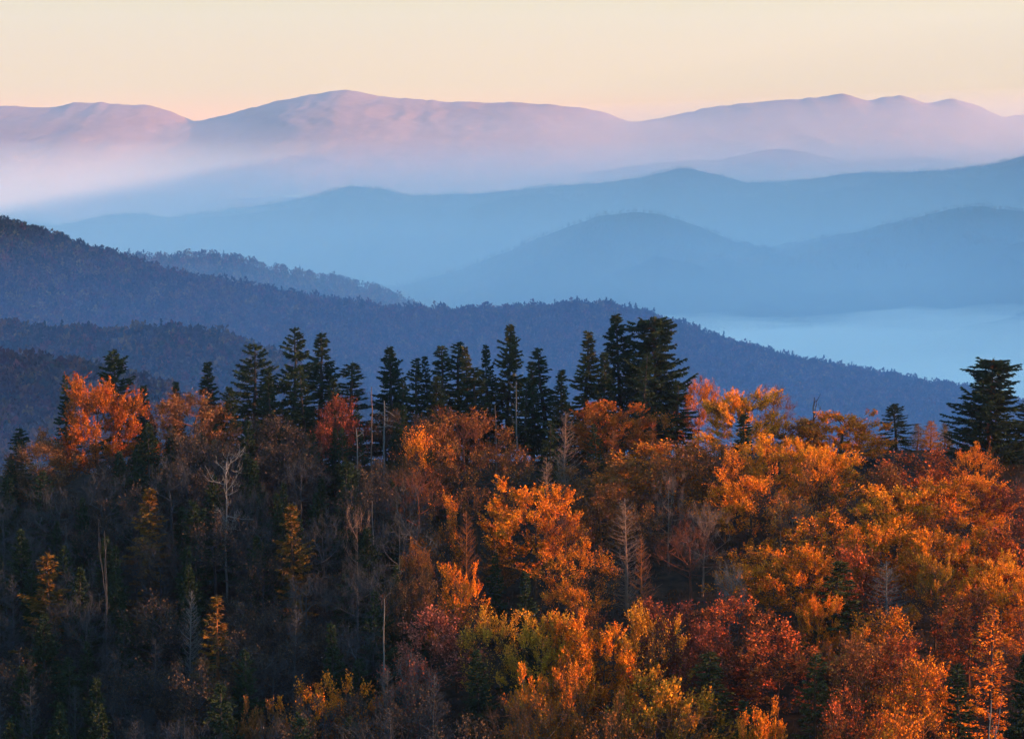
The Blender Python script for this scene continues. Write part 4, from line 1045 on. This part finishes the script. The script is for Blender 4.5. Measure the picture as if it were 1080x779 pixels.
# ------------------------------------------------------------------ woods on the hills behind
def hill_mat():
    m, nt, out = new_mat('hill_wood')
    N, L = nt.nodes, nt.links
    at = N.new('ShaderNodeAttribute'); at.attribute_name = 'col'
    ge = N.new('ShaderNodeNewGeometry')
    v1 = N.new('ShaderNodeMath'); v1.operation = 'MULTIPLY_ADD'
    v1.inputs[1].default_value, v1.inputs[2].default_value = 0.9, 0.55
    L.new(ge.outputs['Random Per Island'], v1.inputs[0])
    hs = N.new('ShaderNodeHueSaturation')
    L.new(v1.outputs[0], hs.inputs['Value']); L.new(at.outputs['Color'], hs.inputs['Color'])
    d = N.new('ShaderNodeBsdfDiffuse'); L.new(hs.outputs[0], d.inputs['Color'])
    L.new(d.outputs[0], out.inputs['Surface'])
    return m
M_HILL = hill_mat()
def hill_protos(nb, nc, faces):
    r = np.random.default_rng(31)
    P = []
    for k in range(nb):                       # round crowns: leaf clumps over a lumpy dome, trunk below
        g = Growth(400 + k)
        d = r.normal(size=(faces, 3)); d /= np.linalg.norm(d, axis=1, keepdims=True); d[:, 2] = np.where(d[:, 2] < -0.8, -d[:, 2], d[:, 2])
        lump = 1 + 0.2 * np.sin(3 * np.arctan2(d[:, 1], d[:, 0]) + k) + 0.15 * np.sin(5 * d[:, 2] + k)
        rad = r.uniform(0.55, 1.0, faces) ** 0.5 * lump
        c = np.stack([d[:, 0] * 0.36 * rad, d[:, 1] * 0.36 * rad, 0.52 + d[:, 2] * 0.46 * rad], 1)
        g.leaves(c, d * 0.6 + [0, 0, 0.5], r.uniform(0.12, 0.27, faces), r.uniform(0.09, 0.2, faces))
        g.blades(np.array([[0, 0, 0.0]] * 3), np.array([[0, 0, 0.8], [.1, 0, .7], [-.1, .05, .7]]), 0.05)
        P.append((np.concatenate(g.v), np.concatenate(g.q), np.concatenate(g.t), 0))
    for k in range(nc):                       # conifers
        g = Growth(500 + k)
        t = r.uniform(0.05, 1, faces) ** 0.8
        az = r.uniform(0, 6.28, faces); rr = 0.24 * (1 - t) * r.uniform(0.4, 1.1, faces) + 0.01
        o = np.stack([np.cos(az), np.sin(az), -0.3 * np.ones(faces)], 1)
        c = np.stack([np.cos(az) * rr, np.sin(az) * rr, t], 1)
        g.leaves(c, o, r.uniform(0.10, 0.18, faces), r.uniform(0.05, 0.10, faces))
        g.blades(np.array([[0, 0, 0.0]]), np.array([[0, 0, 1.06]]), 0.05)
        P.append((np.concatenate(g.v), np.concatenate(g.q), np.concatenate(g.t), 1))
    return P
HILL_COLS = np.array([(0.13, 0.06, 0.035), (0.19, 0.07, 0.03), (0.26, 0.09, 0.03), (0.10, 0.065, 0.045), (0.06, 0.055, 0.025), (0.27, 0.13, 0.03), (0.22, 0.055, 0.035), (0.15, 0.09, 0.07), (0.085, 0.055, 0.04)])
def woods(ridge_name, label, count, size, protos, seed, ymax, back=25, crest_only=None, dull=1.0, conif=0.14, name='hill_forest'):
    X, Y, Z = RIDGE_FN[ridge_name]
    r = np.random.default_rng(seed)
    Cx, Cy, Cz = [(A[:-1, :-1] + A[1:, :-1] + A[:-1, 1:] + A[1:, 1:]) / 4 for A in (X, Y, Z)]
    area = np.abs((X[1:, :-1] - X[:-1, :-1]) * (Y[:-1, 1:] - Y[:-1, :-1]))
    behind = Cy - Y[:-1, RIDGE_CREST[ridge_name]][:, None]
    px, py = project(Cx, Cy, Cz + size * 0.5)
    ok = (px > -90) & (px < 1170) & (py < ymax) & (behind < back)
    if crest_only: ok &= -behind < crest_only
    p = (area * ok).ravel(); p /= p.sum()
    cell = r.choice(len(p), count, p=p)
    iu, iv = cell // area.shape[1], cell % area.shape[1]
    fu, fv = r.random(count), r.random(count)
    def bil(A): return (A[iu, iv] * (1 - fu) + A[iu + 1, iv] * fu) * (1 - fv) + (A[iu, iv + 1] * (1 - fu) + A[iu + 1, iv + 1] * fu) * fv
    x, y, z = bil(X), bil(Y), bil(Z)
    idx = slice(None)
    print('AREA', ridge_name, int((area * ok).sum() / count), 'm2 per tree')
    n = count
    VV, QQ, TT, CC = [], [], [], []; off = 0
    nb = [p for p in range(len(protos)) if protos[p][3] == 0]; ncf = [p for p in range(len(protos)) if protos[p][3] == 1]
    patch = fbm(x / (size * 9) + seed, y / (size * 9), 3)
    con = r.random(n) < conif * (1 + 1.6 * np.clip(patch * 3, -0.6, 1))
    kind = np.where(con, r.choice(ncf, n), r.choice(nb, n))
    for p in range(len(protos)):
        s = np.nonzero(kind == p)[0]
        if not len(s): continue
        V, Q, T, c = protos[p]
        a = r.uniform(0, 6.28, len(s)); h = size * np.clip(r.normal(1.0, 0.24, len(s)) + patch[s] * 0.4, 0.45, 1.6) * (1.15 if c else 1.0); w = h * r.uniform(0.8, 1.2, len(s))
        ca, sa = np.cos(a), np.sin(a)
        vx = (V[None, :, 0] * ca[:, None] - V[None, :, 1] * sa[:, None]) * w[:, None] + x[s][:, None]
        vy = (V[None, :, 0] * sa[:, None] + V[None, :, 1] * ca[:, None]) * w[:, None] + y[s][:, None]
        vz = V[None, :, 2] * h[:, None] + z[s][:, None] - 0.3
        VV.append(np.stack([vx, vy, vz], -1).reshape(-1, 3))
        o = off + np.arange(len(s))[:, None, None] * len(V)
        QQ.append((Q[None] + o).reshape(-1, 4)); TT.append((T[None] + o).reshape(-1, 3))
        if c: col = np.tile([0.022, 0.03, 0.017], (len(s), 1))
        else:
            w_ = r.random(len(s)) * 0.8 + (patch[s] + 0.5) * 0.35
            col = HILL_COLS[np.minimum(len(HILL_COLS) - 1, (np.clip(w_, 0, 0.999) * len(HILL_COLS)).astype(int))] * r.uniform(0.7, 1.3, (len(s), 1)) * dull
        CC.append(np.repeat(col, len(V), 0)); off += len(s) * len(V)
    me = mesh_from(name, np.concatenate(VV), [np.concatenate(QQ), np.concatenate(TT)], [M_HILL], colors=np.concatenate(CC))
    o = link(name, me)
    tag(o, label, 'forest', kind='stuff')
    print('WOODS', ridge_name, n)
P1 = hill_protos(6, 3, 70)
P2 = hill_protos(6, 3, 44)
P3 = hill_protos(4, 3, 14)
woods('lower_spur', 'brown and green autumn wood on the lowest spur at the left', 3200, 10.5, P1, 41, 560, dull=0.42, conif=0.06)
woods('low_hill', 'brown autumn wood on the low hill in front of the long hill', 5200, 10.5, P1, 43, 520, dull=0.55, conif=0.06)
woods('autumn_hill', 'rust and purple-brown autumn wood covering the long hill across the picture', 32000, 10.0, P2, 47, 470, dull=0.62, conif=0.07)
woods('second_hill', 'dark blue wood on the smaller hill peeping over the long hill', 4200, 12.0, P2, 53, 345)
woods('near_blue_ridge', 'blue wooded crest with tiny treetops on the nearest hazy ridge', 9000, 8.0, P3, 59, 345, crest_only=420, dull=0.8, conif=0.1)
woods('blue_ridge', 'pale blue wooded crest of the long ridge below the far mountains', 8000, 8.0, P3, 61, 300, crest_only=200, dull=0.8, conif=0.1)
